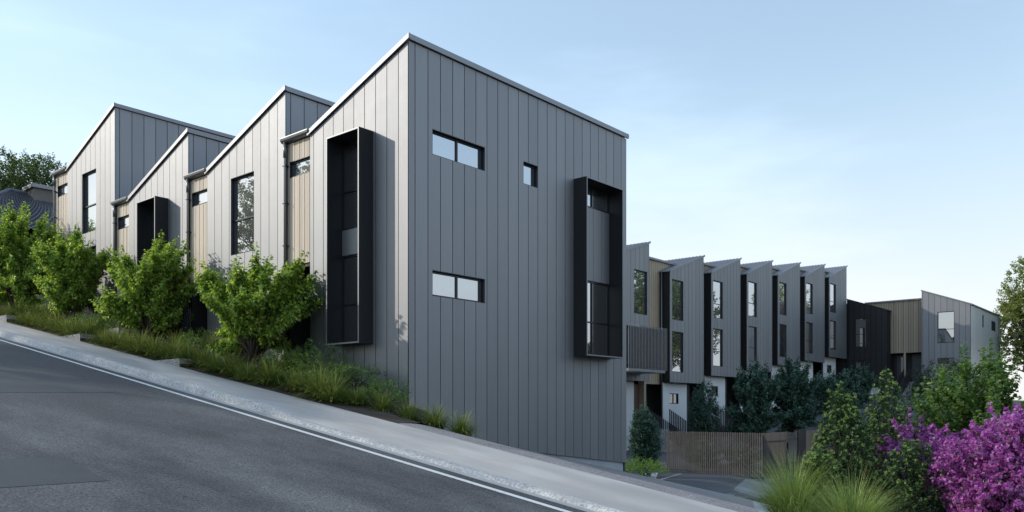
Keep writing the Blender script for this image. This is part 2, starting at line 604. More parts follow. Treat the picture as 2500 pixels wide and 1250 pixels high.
gx = [-1500, -600, -200, -80, -40, -25, -16, -12, -8, -4, -2, 0, 2, 4, 6, 8, 10, 13, 16, 20, 26, 32, 40, 50, 60, 75, 95, 140, 300, 800, 1500]
gy = [-1500, -600, -200, -80, -40, -25, -16, -12, -8, -4, -2, -0.01, 0.5, 1, 2, 4, 7, 11, 15, 20, 26, 34, 45, 60, 80, 140, 300, 800, 1500]
structure(sheet('ground', gx, gy, ground_z, M['ground']))

YS = [-40, -30, -24, -20, -16, -13, -10, -8, -6, -5, -4, -3, -2, -1.4, -1.1, -0.8, -0.65, -0.5, -0.35, -0.22, 0.3, 1, 2, 4, 7, 10, 14, 18, 24, 32, 44, 60]
def dip(y):            # dropped kerb at the crossover
    return 0.095 * (1 - sstep(-0.85, -0.18, y))
KX = -3.27
road = structure(sheet('road', [-12.6, -11, -9, -7, -5.5, -4.5, -3.6], YS, lambda x, y: zpath(y) - 0.15, M['asphalt']))
structure(sheet('footpath', [KX, -3.0, -2.6, -2.3, -2.0], YS, lambda x, y: zpath(y) - dip(y) * sstep(-2.3, KX, x), M['path']))
# far side of the street, behind the camera
structure(sheet('verge', [-60, -40, -25, -16.2], YS, lambda x, y: zpath(y) + 0.02, M['ground']))
structure(sheet('opposite_footpath', [-16.2, -14.5, -12.75], YS, lambda x, y: zpath(y) + 0.0, M['path']))

def kerb(sgn, x_back, name):
    prof = [(0.0, 0.0, 1), (-0.09, 0.004, 1), (-0.13, -0.008, 1), (-0.155, -0.035, 1), (-0.19, -0.135, 0), (-0.20, -0.149, 0)]
    V, Fc = [], []
    ys = [y + 0.0 for y in YS]
    for y in ys:
        for (dx, dz, top) in prof:
            base = -0.15
            dd = dip(y) if sgn > 0 else 0
            h = (dz - base) / 0.15                      # 0 at the gutter, 1 at the top
            V.append((x_back + sgn * dx, y, zpath(y) + dz - dd * max(0, h)))
    k = len(prof)
    for j in range(len(ys) - 1):
        for i in range(k - 1):
            Fc.append([j * k + i, j * k + i + 1, (j + 1) * k + i + 1, (j + 1) * k + i])
    return structure(mesh_obj(name, V, Fc, M['kerb'], None, (0, 0, 0), True))
kerb(1, KX, 'kerb')
kerb(-1, -12.75, 'opposite_kerb')
structure(sheet('gutter', [-3.60, -3.47], YS, lambda x, y: zpath(y) - 0.146 + (x + 3.47) * 0.02, M['gutter_conc']))
# edge line, slightly broken where it crosses joints
mk = MB()
y = -30.0
while y < 44:
    L = random.choice([3.1, 4.6, 6.2])
    y2 = min(y + L, 44)
    mk.hexa([(-3.925, y, zpath(y) - 0.1455), (-3.825, y, zpath(y) - 0.1455), (-3.825, y2, zpath(y2) - 0.1455), (-3.925, y2, zpath(y2) - 0.1455),
             (-3.925, y, zpath(y) - 0.143), (-3.825, y, zpath(y) - 0.143), (-3.825, y2, zpath(y2) - 0.143), (-3.925, y2, zpath(y2) - 0.143)])
    y = y2 + 0.012
structure(mk.build('road_edge_line', M['paint']))
def patch(pts):
    zf = lambda x, y: zpath(y) - 0.1455
    mb = MB()
    mb.prism([(x, y, zf(x, y) - 0.004) for x, y in pts], [(x, y, zf(x, y)) for x, y in pts])
    o = mb.build('road_patch', M['asphalt_patch'], road)
patch([(-5.06, 2.51), (-4.82, 6.15), (-8.6, 7.0), (-8.6, 2.1)])
patch([(-8.02, -4.17), (-8.04, -2.95), (-10.6, -2.7), (-10.6, -4.2)])

# crossover apron and driveway
def poly_sheet(name, pts, zf, mat, n=14):
    V, Fc = [], []
    a, b, c, d = [Vector(p) for p in pts]
    for j in range(n + 1):
        for i in range(n + 1):
            s_, t_ = i / n, j / n
            q = a * (1 - s_) * (1 - t_) + b * s_ * (1 - t_) + c * s_ * t_ + d * (1 - s_) * t_
            V.append((q.x, q.y, zf(q.x, q.y)))
    for j in range(n):
        for i in range(n):
            Fc.append([j * (n + 1) + i, j * (n + 1) + i + 1, (j + 1) * (n + 1) + i + 1, (j + 1) * (n + 1) + i])
    return mesh_obj(name, V, Fc, mat)
def apron2(x, y):       # meets the footpath edge at x = -2
    w = sstep(-2.0, -0.2, x)
    return zpath(y) * (1 - w) + apron_z(x, y) * w if x < -0.2 else apron_z(x, y)
structure(poly_sheet('crossover', [(-1.998, -8.7), (16.8, -0.02), (-0.05, -0.02), (-1.998, -1.95)], apron2, M['apron'], 24))
def garden_z(x, y):
    return max(apron2(x, y), -3.4) - 0.012
structure(poly_sheet('pale_strip', [(-1.998, -9.5), (18.0, -1.0), (16.83, -0.01), (-1.998, -8.703)], garden_z, M['pale_conc'], 20))
structure(sheet('garden_ground', [-1.99, 0, 2, 4, 7, 10, 14, 18, 24, 34, 46, 58], [-30, -22, -16, -12, -9, -6, -4, -2, -0.05],
                lambda x, y: max(apron2(x, y), -3.35 + 0.09 * max(0, x - 20)) - 0.06, M['soil']))
structure(sheet('driveway', [8.43, 9.5, 11, 12.5, 14, 15.5, 16.8, 18, 19.5, 20.6, 23, 27, 32, 38, 45, 52, 59],
                [-0.018, 0.25, 0.5, 0.9, 1.4, 2, 2.6, 4, 6, 8, 10.0, 13.0], court, M['asphalt_drive']))
def band(name, pts, mat):
    structure(poly_sheet(name, pts, lambda x, y: court(x, y) + 0.006, mat, 10))
band('driveway_band', [(14.6, 0.35), (16.6, 0.05), (24.5, 0.75), (20.3, 1.9)], M['band'])
band('entry_path', [(9.2, 3.2), (16.0, 3.6), (20.3, 6.0), (13.0, 6.4)], M['pale_conc'])
band('drain_strip', [(14.2, 3.02), (20.2, 4.75), (20.2, 4.85), (14.2, 3.14)], M['gutter_conc'])

# garden bed along the street facade
TERR = [(6.0, 1.257), (11.78, 2.213), (17.69, 3.2)]
def bed_z(x, y):
    z = zpath(y) + 0.0
    for yc, zt in TERR:
        if yc <= y < yc + 1.35:
            z = max(z, zt - 0.05)
    return z + 0.38 * sstep(-1.75, -0.6, x) * sstep(-0.5, 2.0, y) + 0.004
bys = sorted(set([-1.9, -1.2, -0.6, 0, 0.6, 1.2, 2, 3, 4, 5] + [q for yc, _ in TERR for q in (yc - 0.01, yc + 0.01, yc + 0.7, yc + 1.34, yc + 1.4, yc + 3, yc + 4.4)] + [26, 34, 44]))
structure(sheet('garden_bed', [-1.995, -1.7, -1.4, -1.1, -0.8, -0.4, -0.06], bys, lambda x, y: bed_z(x, y) if y > -0.8 or x < -1.2 else apron2(x, y) + 0.004, M['soil']))
for i, (yc, zt) in enumerate(TERR):
    r = thing('planter_wall', (-1.9, yc, zpath(yc)), ['grey aggregate planter wall nearest the corner, between two grass clumps', 'grey aggregate planter wall halfway up the footpath', 'grey aggregate planter wall at the top left edge of the footpath'][i], 'planter wall', 'stepped planter walls along the footpath')
    mb = MB()
    yb = (zt - 0.078) / 0.1624
    mb.prism([(-0.1, 0, -0.1), (-0.1, yb - yc, zt - zpath(yc) - 0.1 - 0.0), (-0.1, yb - yc, zt - zpath(yc)), (-0.1, 0, zt - zpath(yc))],
             [(0.1, 0, -0.1), (0.1, yb - yc, zt - zpath(yc) - 0.1), (0.1, yb - yc, zt - zpath(yc)), (0.1, 0, zt - zpath(yc))])
    mb.build('front_kerb', M['block'], r)
    mb = MB()
    mb.box((0.102, 0, -0.2), (1.55, 0.18, zt - zpath(yc) - 0.003))
    mb.build('end_wall', M['block'], r)
for i, (yc, zt) in enumerate([(5.14, 1.41), (10.9, 2.38)]):
    mb = MB()
    mb.box((-0.09, 0, -0.5), (0.09, 1.5, 0))
    mb.box((0.092, 0, -0.5), (1.0, 0.16, -0.003))
    o = mb.build('inner_planter_wall', M['block'], None, (-1.2, yc, zt))
    tag(o, ['inner aggregate retaining wall behind the grass below the largest bush', 'inner aggregate retaining wall under the middle bush'][i], 'retaining wall', 'inner planter walls')

# ------------------------------------------------------------------ street townhouses (left facade, and the corner side wall)
SL = 0.357                     # roof pitch
DEP = 8.43
FH = 0.11                     # fascia depth
def street_house(k, y0, W, TW, zo, label, side_lo):
    base = bed_z(-0.5, y0 + 1) if k else -0.3
    r = thing('townhouse', (4.2, y0 + 2.4, base), label, 'house', 'street townhouses with sawtooth roofs')
    wf = Wall((0, y0, 0), 'Y', r)
    ws = Wall((0, y0, 0), 'X', r)
    zp = 7.99 + zo             # top of the fascia at the ridge
    ztop = lambda u: zp - FH - 0.028 - SL * u
    zlow = (lambda u: -1.0) if k == 0 else (lambda u: base - 0.6)
    boxed = k in (0, 2)
    if boxed:
        B0, B1, BZ0, BZ1 = 1.17, 2.34, 1.48 + zo, 6.2 + zo
        ops = [(B0 + 0.02, B1 - 0.02, BZ0 + 0.02, BZ1 - 0.02)]
    else:
        wa, wb = 1.40, 2.53
        ops = [(wa, wb, 4.10 + zo, 6.17 + zo), (wa, wb, 1.45 + zo, 3.59 + zo)]
    seams = [0.33 + 0.38 * i for i in range(12)]
    wf.panels('cladding_panel', 0.0 if k else 0.002, W, seams, zlow, ztop, ops, M['clad'])
    # core behind the sheets
    mb = MB()
    core = lambda x: [(x, y0 + 0.15, base - 1.0), (x, y0 + W - 0.02, base - 1.0), (x, y0 + W - 0.02, zp - 0.09 - SL * W), (x, y0 + 0.15, zp - 0.09 - SL * 0.15)]
    mb.prism([Vector(p) - Vector(r.location) for p in core(0.15)], [Vector(p) - Vector(r.location) for p in core(DEP - 0.02)])
    mb.build('wall_core', M['backing'], r)
    # barge fascia, ridge cap, roof with ribs
    mb = MB()
    n1 = 0.055
    wf.hexa(mb, -n1, W + 0.06, 0.003, n1, zp - FH + SL * n1, zp + SL * n1, zp - FH - SL * (W + 0.06), zp - SL * (W + 0.06))
    mb.build('barge_fascia', M['flash'], r)
    mb = MB()
    ws.hexa(mb, -0.002, DEP + 0.06, 0.004, n1, zp - FH + 0.004, zp + 0.012)
    ws.hexa(mb, -0.002, DEP + 0.06, -0.16, 0.0035, zp - 0.03, zp + 0.0115)
    ws.hexa(mb, 0.03, DEP - 0.03, -0.155, -0.034, zp - 0.45, zp - 0.031)
    mb.build('ridge_cap', M['flash'], r)
    mb = MB()
    rz = lambda u: zp - 0.02 - SL * u
    for (u0, u1) in ((0.17, W + 0.05),):
        a = [wf.p(u0, -0.01, rz(u0) - 0.06), wf.p(u1, -0.01, rz(u1) - 0.06), wf.p(u1, -0.01, rz(u1)), wf.p(u0, -0.01, rz(u0))]
        b = [wf.p(u0, -DEP, rz(u0) - 0.06), wf.p(u1, -DEP, rz(u1) - 0.06), wf.p(u1, -DEP, rz(u1)), wf.p(u0, -DEP, rz(u0))]
        mb.prism(a, b)
        q = 0.3
        while q < DEP:
            wf.hexa(mb, u0, u1, -q - 0.03, -q, rz(u0) - 0.01, rz(u0) + 0.028, rz(u1) - 0.01, rz(u1) + 0.028)
            q += 0.25
    mb.build('roof', M['roof'], r)
    # window box or flush windows
    if boxed:
        bx = MB()
        T, Pj = 0.035, 0.40
        wf.hexa(bx, B0, B0 + T, -0.2, Pj, BZ0, BZ1)
        wf.hexa(bx, B1 - T, B1, -0.2, Pj, BZ0, BZ1)
        wf.hexa(bx, B0 + T, B1 - T, -0.2, Pj - 0.002, BZ1 - T, BZ1)
        wf.hexa(bx, B0 + T, B1 - T, -0.2, Pj - 0.002, BZ0, BZ0 + T)
        hood = bx.build('window_box', M['clad_dark'], r)
        ed = MB()
        for a_, b_, c_, d_ in ((B0 + 0.001, B0 + T - 0.001, BZ0 + 0.001, BZ1 - 0.001), (B1 - T + 0.001, B1 - 0.001, BZ0 + 0.001, BZ1 - 0.001), (B0 + T + 0.001, B1 - T - 0.001, BZ0 + 0.001, BZ0 + T - 0.001), (B0 + T + 0.001, B1 - T - 0.001, BZ1 - T + 0.001, BZ1 - 0.001)):
            wf.hexa(ed, a_, b_, Pj - 0.0005, Pj + 0.005, c_, d_)
        ed.build('box_edge_trim', M['flash'], hood)
        w2 = Wall((0.02, y0, 0), 'Y', r)
        w2.window(B0 + T + 0.003, B1 - T - 0.003, 4.15 + zo, BZ1 - T - 0.003, (), (5.03 + zo,), 0.03, 'glass_dim')
        w2.window(B0 + T + 0.003, B1 - T - 0.003, BZ0 + T + 0.003, 3.56 + zo, (), (2.43 + zo,), 0.03, 'glass_dim')
        mb = MB()
        w2.hexa(mb, B0 + T + 0.003, B1 - T - 0.003, -0.09, 0.0, 3.565 + zo, 4.145 + zo)
        mb.build('spandrel_panel', M['clad'], r)
    else:
        wf.window(wa, wb, 4.10 + zo, 6.17 + zo, (), (5.03 + zo,))
        wf.window(wa, wb, 1.45 + zo, 3.59 + zo, (), (2.43 + zo,))
    # timber entry bay
    t0, t1 = W + 0.004, W + TW
    wt = Wall((0.06, y0, 0), 'Y', r)
    ttop = zp - SL * W - 0.12
    win = (t0 + 0.07, t1 - 0.10, 5.765 + zo, 6.165 + zo)
    n = int(round((t1 - t0) / 0.105))
    step = (t1 - t0) / n
    for i in range(n):
        wt.slab('timber_board', t0 + i * step + 0.006, t0 + (i + 1) * step - 0.006, -0.022, 0.0 if i % 2 else -0.006,
                lambda u: 3.59 + zo, lambda u: ttop, [win], M['timber'])
    mb = MB()
    wt.hexa(mb, t0, t1, -DEP + 0.1, -0.14, 3.6 + zo, ttop + 0.02)
    mb.build('bay_core', M['backing'], r)
    wt.window(*win, (), (), 0.05, 'glass')
    # porch below
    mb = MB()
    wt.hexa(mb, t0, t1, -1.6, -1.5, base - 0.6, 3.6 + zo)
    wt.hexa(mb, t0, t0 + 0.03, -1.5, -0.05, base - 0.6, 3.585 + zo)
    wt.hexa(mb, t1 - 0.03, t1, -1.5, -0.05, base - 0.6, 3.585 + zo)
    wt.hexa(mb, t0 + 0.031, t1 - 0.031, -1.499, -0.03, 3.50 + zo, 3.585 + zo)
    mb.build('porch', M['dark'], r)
    mb = MB()
    wt.hexa(mb, t0 + 0.03, t0 + 0.12, -0.14, -0.04, base - 0.6, 3.49 + zo)
    mb.build('porch_post', M['timber_brown'], r)
    mb = MB()
    wt.hexa(mb, t0 + 0.14, t1 - 0.14, -1.498, -1.46, base + 0.1, 3.2 + zo)
    mb.build('door', M['door'], r)
    # bay roof, gutter and downpipe
    mb = MB()
    wt.hexa(mb, t0 + 0.002, t1 - 0.002, -DEP + 0.1, 0.02, ttop + 0.022, ttop + 0.06)
    mb.build('bay_roof', M['roof'], r)
    mb = MB()
    gz = ttop + 0.07
    sect = [(0.02, 0.07), (0.15, 0.07), (0.15, 0.05), (0.14, 0.0), (0.11, -0.04), (0.06, -0.055), (0.02, -0.05)]
    mb.prism([wt.p(t0 + 0.01, q, gz + h) for q, h in sect], [wt.p(t1 + 0.10, q, gz + h) for q, h in sect])
    g_ = mb.build('gutter', M['gutter'], r)
    mb = MB()
    pu = t1 - 0.02
    mb.tube([wt.p(pu, 0.075, gz - 0.04), wt.p(pu, 0.075, gz - 0.35), wt.p(pu, 0.075, base - 0.5)], [0.038, 0.038, 0.036], 10)
    mb.tube([wt.p(pu, 0.075, gz - 0.03), wt.p(pu, 0.075, gz - 0.42)], [0.048, 0.048], 10)
    dp = mb.build('downpipe', M['gutter'], r, smooth=True)
    mb = MB()
    for zz in (gz - 0.62, gz - 1.55, gz - 2.6):
        wt.hexa(mb, pu - 0.055, pu + 0.055, 0.0, 0.12, zz - 0.012, zz + 0.012)
    mb.build('pipe_bracket', M['frame'], dp)
    # side wall standing above the lower neighbour roof
    if k:
        ws.panels('side_panel', 0.035, DEP, [0.16 + 0.40 * i for i in range(24)], lambda u: side_lo, lambda u: zp - FH - 0.012, [], M['clad'], n0=-0.03, n1=0.0)
        mb = MB()
        ws.hexa(mb, 0.002, 0.032, -0.03, -0.006, side_lo, zp - FH)
        mb.build('corner_trim', M['frame'], r)
    # rear
    mb = MB()
    mb.box((DEP - 0.018 - 4.2, y0 - r.location.y + 0.02, -1.0), (DEP - 4.2, y0 + W + TW - r.location.y - 0.02, zp - SL * W - 0.1 - base))
    mb.build('rear_wall', M['clad'], r)
    return r, wf, ws

LAB = ['tall grey steel corner townhouse with the broad side wall and two projecting window boxes',
       'grey steel townhouse with flush window behind the large bush nearest the corner house',
       'grey steel townhouse with black projecting window box second from the left end',
       'tallest grey steel townhouse at the top of the street with blue-grey side wall']
h0, wf0, ws0 = street_house(0, 0.0, 3.51, 1.04, 0.0, LAB[0], 0)
street_house(1, 4.55, 3.75, 1.07, 0.055, LAB[1], 6.5)
street_house(2, 9.37, 3.73, 1.02, 0.075, LAB[2], 6.5)
street_house(3, 14.12, 3.76, 1.17, 1.955, LAB[3], 6.5)

# side wall of the corner house
wins = [(0.69, 2.39, 5.61, 6.17), (3.79, 4.36, 5.61, 6.17), (0.69, 2.39, 2.51, 3.08)]
RB = (5.88, 7.62, 1.45, 6.17)
ops = wins + [(RB[0] + 0.02, RB[1] - 0.02, RB[2] + 0.02, RB[3] - 0.02)]
clad_lo = lambda u: -0.58 - 0.111 * u
ws0.panels('cladding_panel', 0.0, DEP, [0.18 + 0.38 * i for i in range(22)], clad_lo, lambda u: 7.99 - FH - 0.012, ops, M['clad'])
mb = MB()
ws0.hexa(mb, 0.15, DEP - 0.02, -0.16, -0.151, -2.6, 7.86)
mb.build('side_core', M['backing'], h0)
mb = MB()
ws0.hexa(mb, 0.05, DEP - 0.09, -0.2, -0.055, -2.8, -0.5)
mb.build('plinth', M['plinth'], h0)
mb = MB()
ws0.hexa(mb, DEP - 0.03, DEP, -8.0, -0.031, -2.8, 7.83)
mb.build('end_wall', M['clad'], h0)
ws0.window(*wins[0], (1.545,), (), 0.085)
ws0.window(*wins[1], (), (), 0.085)
ws0.window(*wins[2], (1.545,), (), 0.085)
bx = MB()
T, Pj = 0.035, 0.42
ws0.hexa(bx, RB[0], RB[0] + T, -0.2, Pj, RB[2], RB[3])
ws0.hexa(bx, RB[1] - T, RB[1], -0.2, Pj, RB[2], RB[3])
ws0.hexa(bx, RB[0] + T, RB[1] - T, -0.2, Pj - 0.002, RB[3] - T, RB[3])
ws0.hexa(bx, RB[0] + T, RB[1] - T, -0.2, Pj - 0.002, RB[2], RB[2] + T)
hood = bx.build('window_box', M['clad_dark'], h0)
ed = MB()
for a_, b_, c_, d_ in ((RB[0], RB[0] + T, RB[2], RB[3]), (RB[1] - T, RB[1], RB[2], RB[3]), (RB[0] + T, RB[1] - T, RB[2], RB[2] + T), (RB[0] + T, RB[1] - T, RB[3] - T, RB[3])):
    ws0.hexa(ed, a_ + 0.001, b_ - 0.001, Pj - 0.0005, Pj + 0.005, c_ + 0.001, d_ - 0.001)
ed.build('box_edge_trim', M['flash'], hood)
w2 = Wall((0, 0.02, 0), 'X', h0)
iu0, iu1 = RB[0] + T + 0.003, RB[1] - T - 0.003
w2.window(iu0, iu1, 5.55, RB[3] - T - 0.003, (6.80,), (), 0.03, 'glass')
w2.window(iu0, iu1, RB[2] + T + 0.003, 3.55, (6.80,), (2.42,), 0.03, 'glass')
for i, (a, b) in enumerate(((iu0, 6.42), (6.434, 6.80), (6.814, 7.18), (7.194, iu1))):
    mb = MB()
    w2.hexa(mb, a, b, -0.09, 0.0, 3.556, 5.544)
    mb.build('spandrel_panel', M['clad'], h0)

# ------------------------------------------------------------------ courtyard row
RY = 10.9
def row_house(x0, zo, label, first):
    """row unit; z values for the lowest full unit"""
    W = 4.02
    r = thing('row_townhouse', (x0 + 2.0, RY + 3, -1.4 + zo), label, 'house', 'courtyard row of sawtooth townhouses')
    w = Wall((x0, RY, 0), 'X', r)
    zl, sl, zb = 8.05 + zo, 0.346, 1.62 + zo
    ztop = lambda u: zl + sl * u
    wn_ = [(0.23, 1.52, 5.22 + zo, 7.55 + zo), (0.23, 1.52, 2.21 + zo, 4.56 + zo)]
    w.panels('cladding_panel', 0, W, [0.36 + 0.445 * i for i in range(9)], lambda u: zb, lambda u: ztop(u) - 0.10, wn_, M['clad_far'], gap=0.022)
    w.window(*wn_[0], (), (6.12 + zo,), 0.07)
    w.window(*wn_[1], (), (3.16 + zo,), 0.07)
    L = Vector(r.location)
    mb = MB()
    prof = lambda y: [Vector((x0 + 0.025, y, zb + 0.01)) - L, Vector((x0 + W - 0.02, y, zb + 0.01)) - L, Vector((x0 + W - 0.02, y, ztop(W) - 0.12)) - L, Vector((x0 + 0.025, y, zl - 0.12)) - L]
    mb.prism(prof(RY + 0.15), prof(RY + 8.9))
    mb.build('wall_core', M['backing'], r)
    mb = MB()
    w.hexa(mb, -0.004, 0.022, -8.8, -0.031, zb, zl - 0.06)
    mb.build('side_wall', M['clad_dark'], r)  # charcoal colour stands in for the deep shade on this flank
    mb = MB()
    w.hexa(mb, W - 0.018, W, -8.8, -0.031, zb, ztop(W) - 0.05)
    mb.build('ridge_side_wall', M['clad_far'], r)
    mb = MB()
    w.hexa(mb, -0.04, W + 0.09, 0.002, 0.05, zl - 0.115 - sl * 0.04, zl - sl * 0.04, ztop(W + 0.09) - 0.115, ztop(W + 0.09))
    mb.build('barge_fascia', M['flash'], r)
    mb = MB()
    a0, a1 = -0.12, W + 0.05
    rz = lambda u: ztop(u) - 0.03
    A = [w.p(a0, 0.0, rz(a0) - 0.05), w.p(a1, 0.0, rz(a1) - 0.05), w.p(a1, 0.0, rz(a1)), w.p(a0, 0.0, rz(a0))]
    B = [w.p(a0, -9.0, rz(a0) - 0.05), w.p(a1, -9.0, rz(a1) - 0.05), w.p(a1, -9.0, rz(a1)), w.p(a0, -9.0, rz(a0))]
    mb.prism(A, B)
    q = 0.2
    while q < 8.9:
        w.hexa(mb, a0, a1, -q - 0.06, -q, rz(a0) - 0.005, rz(a0) + 0.035, rz(a1) - 0.005, rz(a1) + 0.035)
        q += 0.24
    mb.build('roof', M['roof'], r)
    # timber link between neighbours
    lw = Wall((x0, RY + 0.68, 0), 'X', r)
    l0 = -2.26 if first else -1.0
    lt = 8.56 + zo
    mb = MB()
    q = l0
    i = 0
    while q < 1.7:
        lw.hexa(mb, q + 0.01, min(q + 0.105, 1.72) - 0.01, -0.03, 0.0 if i % 2 else -0.008, 1.5 + zo, lt)
        q += 0.105
        i += 1
    tb = mb.build('timber_boards', M['timber_row'], r)
    tb['kind'] = 'stuff'
    mb = MB()
    lw.hexa(mb, l0 + 0.02, 1.7, -7.5, -0.035, 1.5 + zo, lt + 0.01)
    mb.build('link_core', M['backing'], r)
    mb = MB()
    lw.hexa(mb, l0 + 0.02, 1.78, -7.55, 0.10, lt + 0.012, lt + 0.13)
    mb.build('link_parapet', M['flash'], r)
    mb = MB()
    mb.tube([w.p(-0.10, -0.50, zl - 0.15), w.p(-0.10, -0.50, -1.0 + zo)], [0.045, 0.045], 8)
    mb.build('downpipe', M['gutter'], r, smooth=True)
    # ground storey
    gb = Wall((x0, RY + 0.45, 0), 'X', r)
    sw = (0.75, 1.75, 0.38 + zo, 1.0 + zo)
    gb.slab('render_wall', 0.0, 2.75, -0.15, 0.0, lambda u: -3.2 + zo, lambda u: zb - 0.004, [sw], M['render'])
    gb.window(*sw, (1.25,), (), 0.05, 'glass_dim')
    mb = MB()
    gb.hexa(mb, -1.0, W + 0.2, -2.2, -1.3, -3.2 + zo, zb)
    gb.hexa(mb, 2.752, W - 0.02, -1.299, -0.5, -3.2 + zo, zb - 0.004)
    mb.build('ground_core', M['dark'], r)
    mb = MB()
    gb.hexa(mb, -0.92, -0.10, -1.295, -1.25, -1.9 + zo, 0.95 + zo)
    mb.build('door', M['door'], r)
    return r

ROWLAB = ['nearest full grey gable of the courtyard row, right of the slatted balcony',
          'second grey gable of the courtyard row counted from the slatted balcony',
          'third grey gable of the courtyard row counted from the slatted balcony',
          'fourth grey gable of the courtyard row, third from its far end',
          'fifth grey gable of the courtyard row, next to last',
          'farthest grey gable of the courtyard row, beside the dark end house']
row_house(29.81, 0.0, ROWLAB[0], True)
proto = row_house(34.83, 0.538, ROWLAB[1], False)
for i in range(2, 6):
    c = copy_tree(proto)
    c.location = Vector(proto.location) + Vector((5.0 * (i - 1), 0, 0.538 * (i - 1)))
    c['label'] = ROWLAB[i]

# first unit with the slatted balcony
r = thing('row_townhouse', (25.5, RY + 3, -1.4), 'grey gable partly hidden by the corner house, above the slatted balcony', 'house', 'courtyard row of sawtooth townhouses')
w = Wall((23.6, RY, 0), 'X', r)
W = 3.95
zl, sl, zb = 8.02, 0.325, 1.6
ztop = lambda u: zl + sl * u
wn_ = [(2.41, 3.74, 5.22, 7.6), (1.0, 3.2, 2.3, 4.5)]
w.panels('cladding_panel', 0, W, [0.30 + 0.445 * i for i in range(9)], lambda u: zb, lambda u: ztop(u) - 0.10, wn_, M['clad_far'], gap=0.02)
w.window(*wn_[0], (), (6.15,), 0.07)
w.window(*wn_[1], (2.1,), (), 0.07, 'glass_dim')
L = Vector(r.location)
mb = MB()
prof = lambda y: [Vector((23.62, y, zb + 0.01)) - L, Vector((23.6 + W - 0.02, y, zb + 0.01)) - L, Vector((23.6 + W - 0.02, y, ztop(W) - 0.12)) - L, Vector((23.62, y, zl - 0.12)) - L]
mb.prism(prof(RY + 0.15), prof(RY + 8.9))
mb.build('wall_core', M['backing'], r)
mb = MB()
w.hexa(mb, W - 0.018, W, -8.8, -0.031, zb, ztop(W) - 0.05)
mb.build('ridge_side_wall', M['clad_far'], r)
mb = MB()
w.hexa(mb, -0.04, W + 0.09, 0.002, 0.05, zl - 0.115 - sl * 0.04, zl - sl * 0.04, ztop(W + 0.09) - 0.115, ztop(W + 0.09))
mb.build('barge_fascia', M['flash'], r)
mb = MB()
rz = lambda u: ztop(u) - 0.03
a0, a1 = -0.1, W + 0.05
mb.prism([w.p(a0, 0.0, rz(a0) - 0.05), w.p(a1, 0.0, rz(a1) - 0.05), w.p(a1, 0.0, rz(a1)), w.p(a0, 0.0, rz(a0))],
         [w.p(a0, -9.0, rz(a0) - 0.05), w.p(a1, -9.0, rz(a1) - 0.05), w.p(a1, -9.0, rz(a1)), w.p(a0, -9.0, rz(a0))])
q = 0.2
while q < 8.9:
    w.hexa(mb, a0, a1, -q - 0.06, -q, rz(a0) - 0.005, rz(a0) + 0.035, rz(a1) - 0.005, rz(a1) + 0.035)
    q += 0.24
mb.build('roof', M['roof'], r)
mb = MB()
w.hexa(mb, 0.0, 3.1, -0.6, -0.45, -3.2, zb - 0.004)
mb.build('render_wall', M['render'], r)
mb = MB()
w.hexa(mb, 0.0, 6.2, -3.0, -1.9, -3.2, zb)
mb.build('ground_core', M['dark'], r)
for i in range(6):
    mb = MB()
    w.hexa(mb, 3.12 + i * 0.125, 3.12 + i * 0.125 + 0.115, -0.64, -0.60, -1.6, 1.45)
    mb.build('door_board', M['timber_brown'], r)
mb = MB()
w.hexa(mb, 3.9, 4.12, -0.62, -0.3, -3.0, zb - 0.01)
mb.build('timber_post', M['timber_row'], r)
mb = MB()
w.hexa(mb, 4.3, 5.5, -1.899, -1.85, -1.7, 1.2)
mb.build('door', M['door'], r)

# balcony
r = thing('balcony', (25.2, 10.2, 2.0), 'dark slatted balcony hanging right of the corner house wall', 'balcony')
L = Vector(r.location)
mb = MB()
mb.box(Vector((23.2, 9.42, 1.98)) - L, Vector((26.75, 10.86, 2.12)) - L)
mb.build('slab', M['flash'], r)
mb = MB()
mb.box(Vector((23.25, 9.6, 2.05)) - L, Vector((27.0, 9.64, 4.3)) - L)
mb.build('shadow_screen', M['dark'], r)  # dark sheet added to stand in for shade behind the slats
n = 27
sl_me = None
for i in range(n):
    x = 23.3 + i * (3.72 / (n - 1))
    if sl_me is None:
        mb = MB()
        mb.box((-0.024, -0.012, 2.12 - L.z), (0.024, 0.012, 4.38 - L.z))
        o = mb.build('slat', M['balc_slat'], r, (x - L.x, 9.5 - L.y, 0))
        sl_me = o.data
    else:
        o = bpy.data.objects.new('slat', sl_me)
        COL.objects.link(o)
        o.parent = r
        o.location = (x - L.x, 9.5 - L.y, 0)
mb = MB()
mb.box(Vector((23.2, 9.545, 4.2)) - L, Vector((27.0, 9.59, 4.26)) - L)
mb.box(Vector((23.2, 9.545, 2.3)) - L, Vector((27.0, 9.59, 2.36)) - L)
mb.build('rail', M['frame'], r)

# ------------------------------------------------------------------ end house across the courtyard
EX = 59.2
r = thing('end_townhouse', (63, 6, 1.4), 'dark and timber clad house closing the far end of the courtyard', 'house')
L = Vector(r.location)
w = Wall((EX, 0, 0), 'Y', r)
ops = [(9.13, 10.31, 5.28, 7.67), (9.13, 10.31, 3.52, 4.14)]
dt = lambda u: 8.19 + 0.359 * (u - 7.81)
w.panels('dark_panel', 7.81, 11.0, [8.2 + 0.445 * i for i in range(7)], lambda u: 1.9, lambda u: dt(u) - 0.02, ops, M['clad_dark'], gap=0.02)
w.window(*ops[0], (), (6.35,), 0.05, 'glass_dim')
w.window(*ops[1], (9.6,), (), 0.05, 'glass_dim')
mb = MB()
w.hexa(mb, 7.81, 11.0, -9.0, -0.14, 0.2, dt(7.81) - 0.05, 0.2, dt(11) - 0.05)
w.hexa(mb, 11.002, 16.5, -8.0, -0.1, 0.2, 9.0)
mb.build('dark_wing_core', M['backing'], r)
mb = MB()
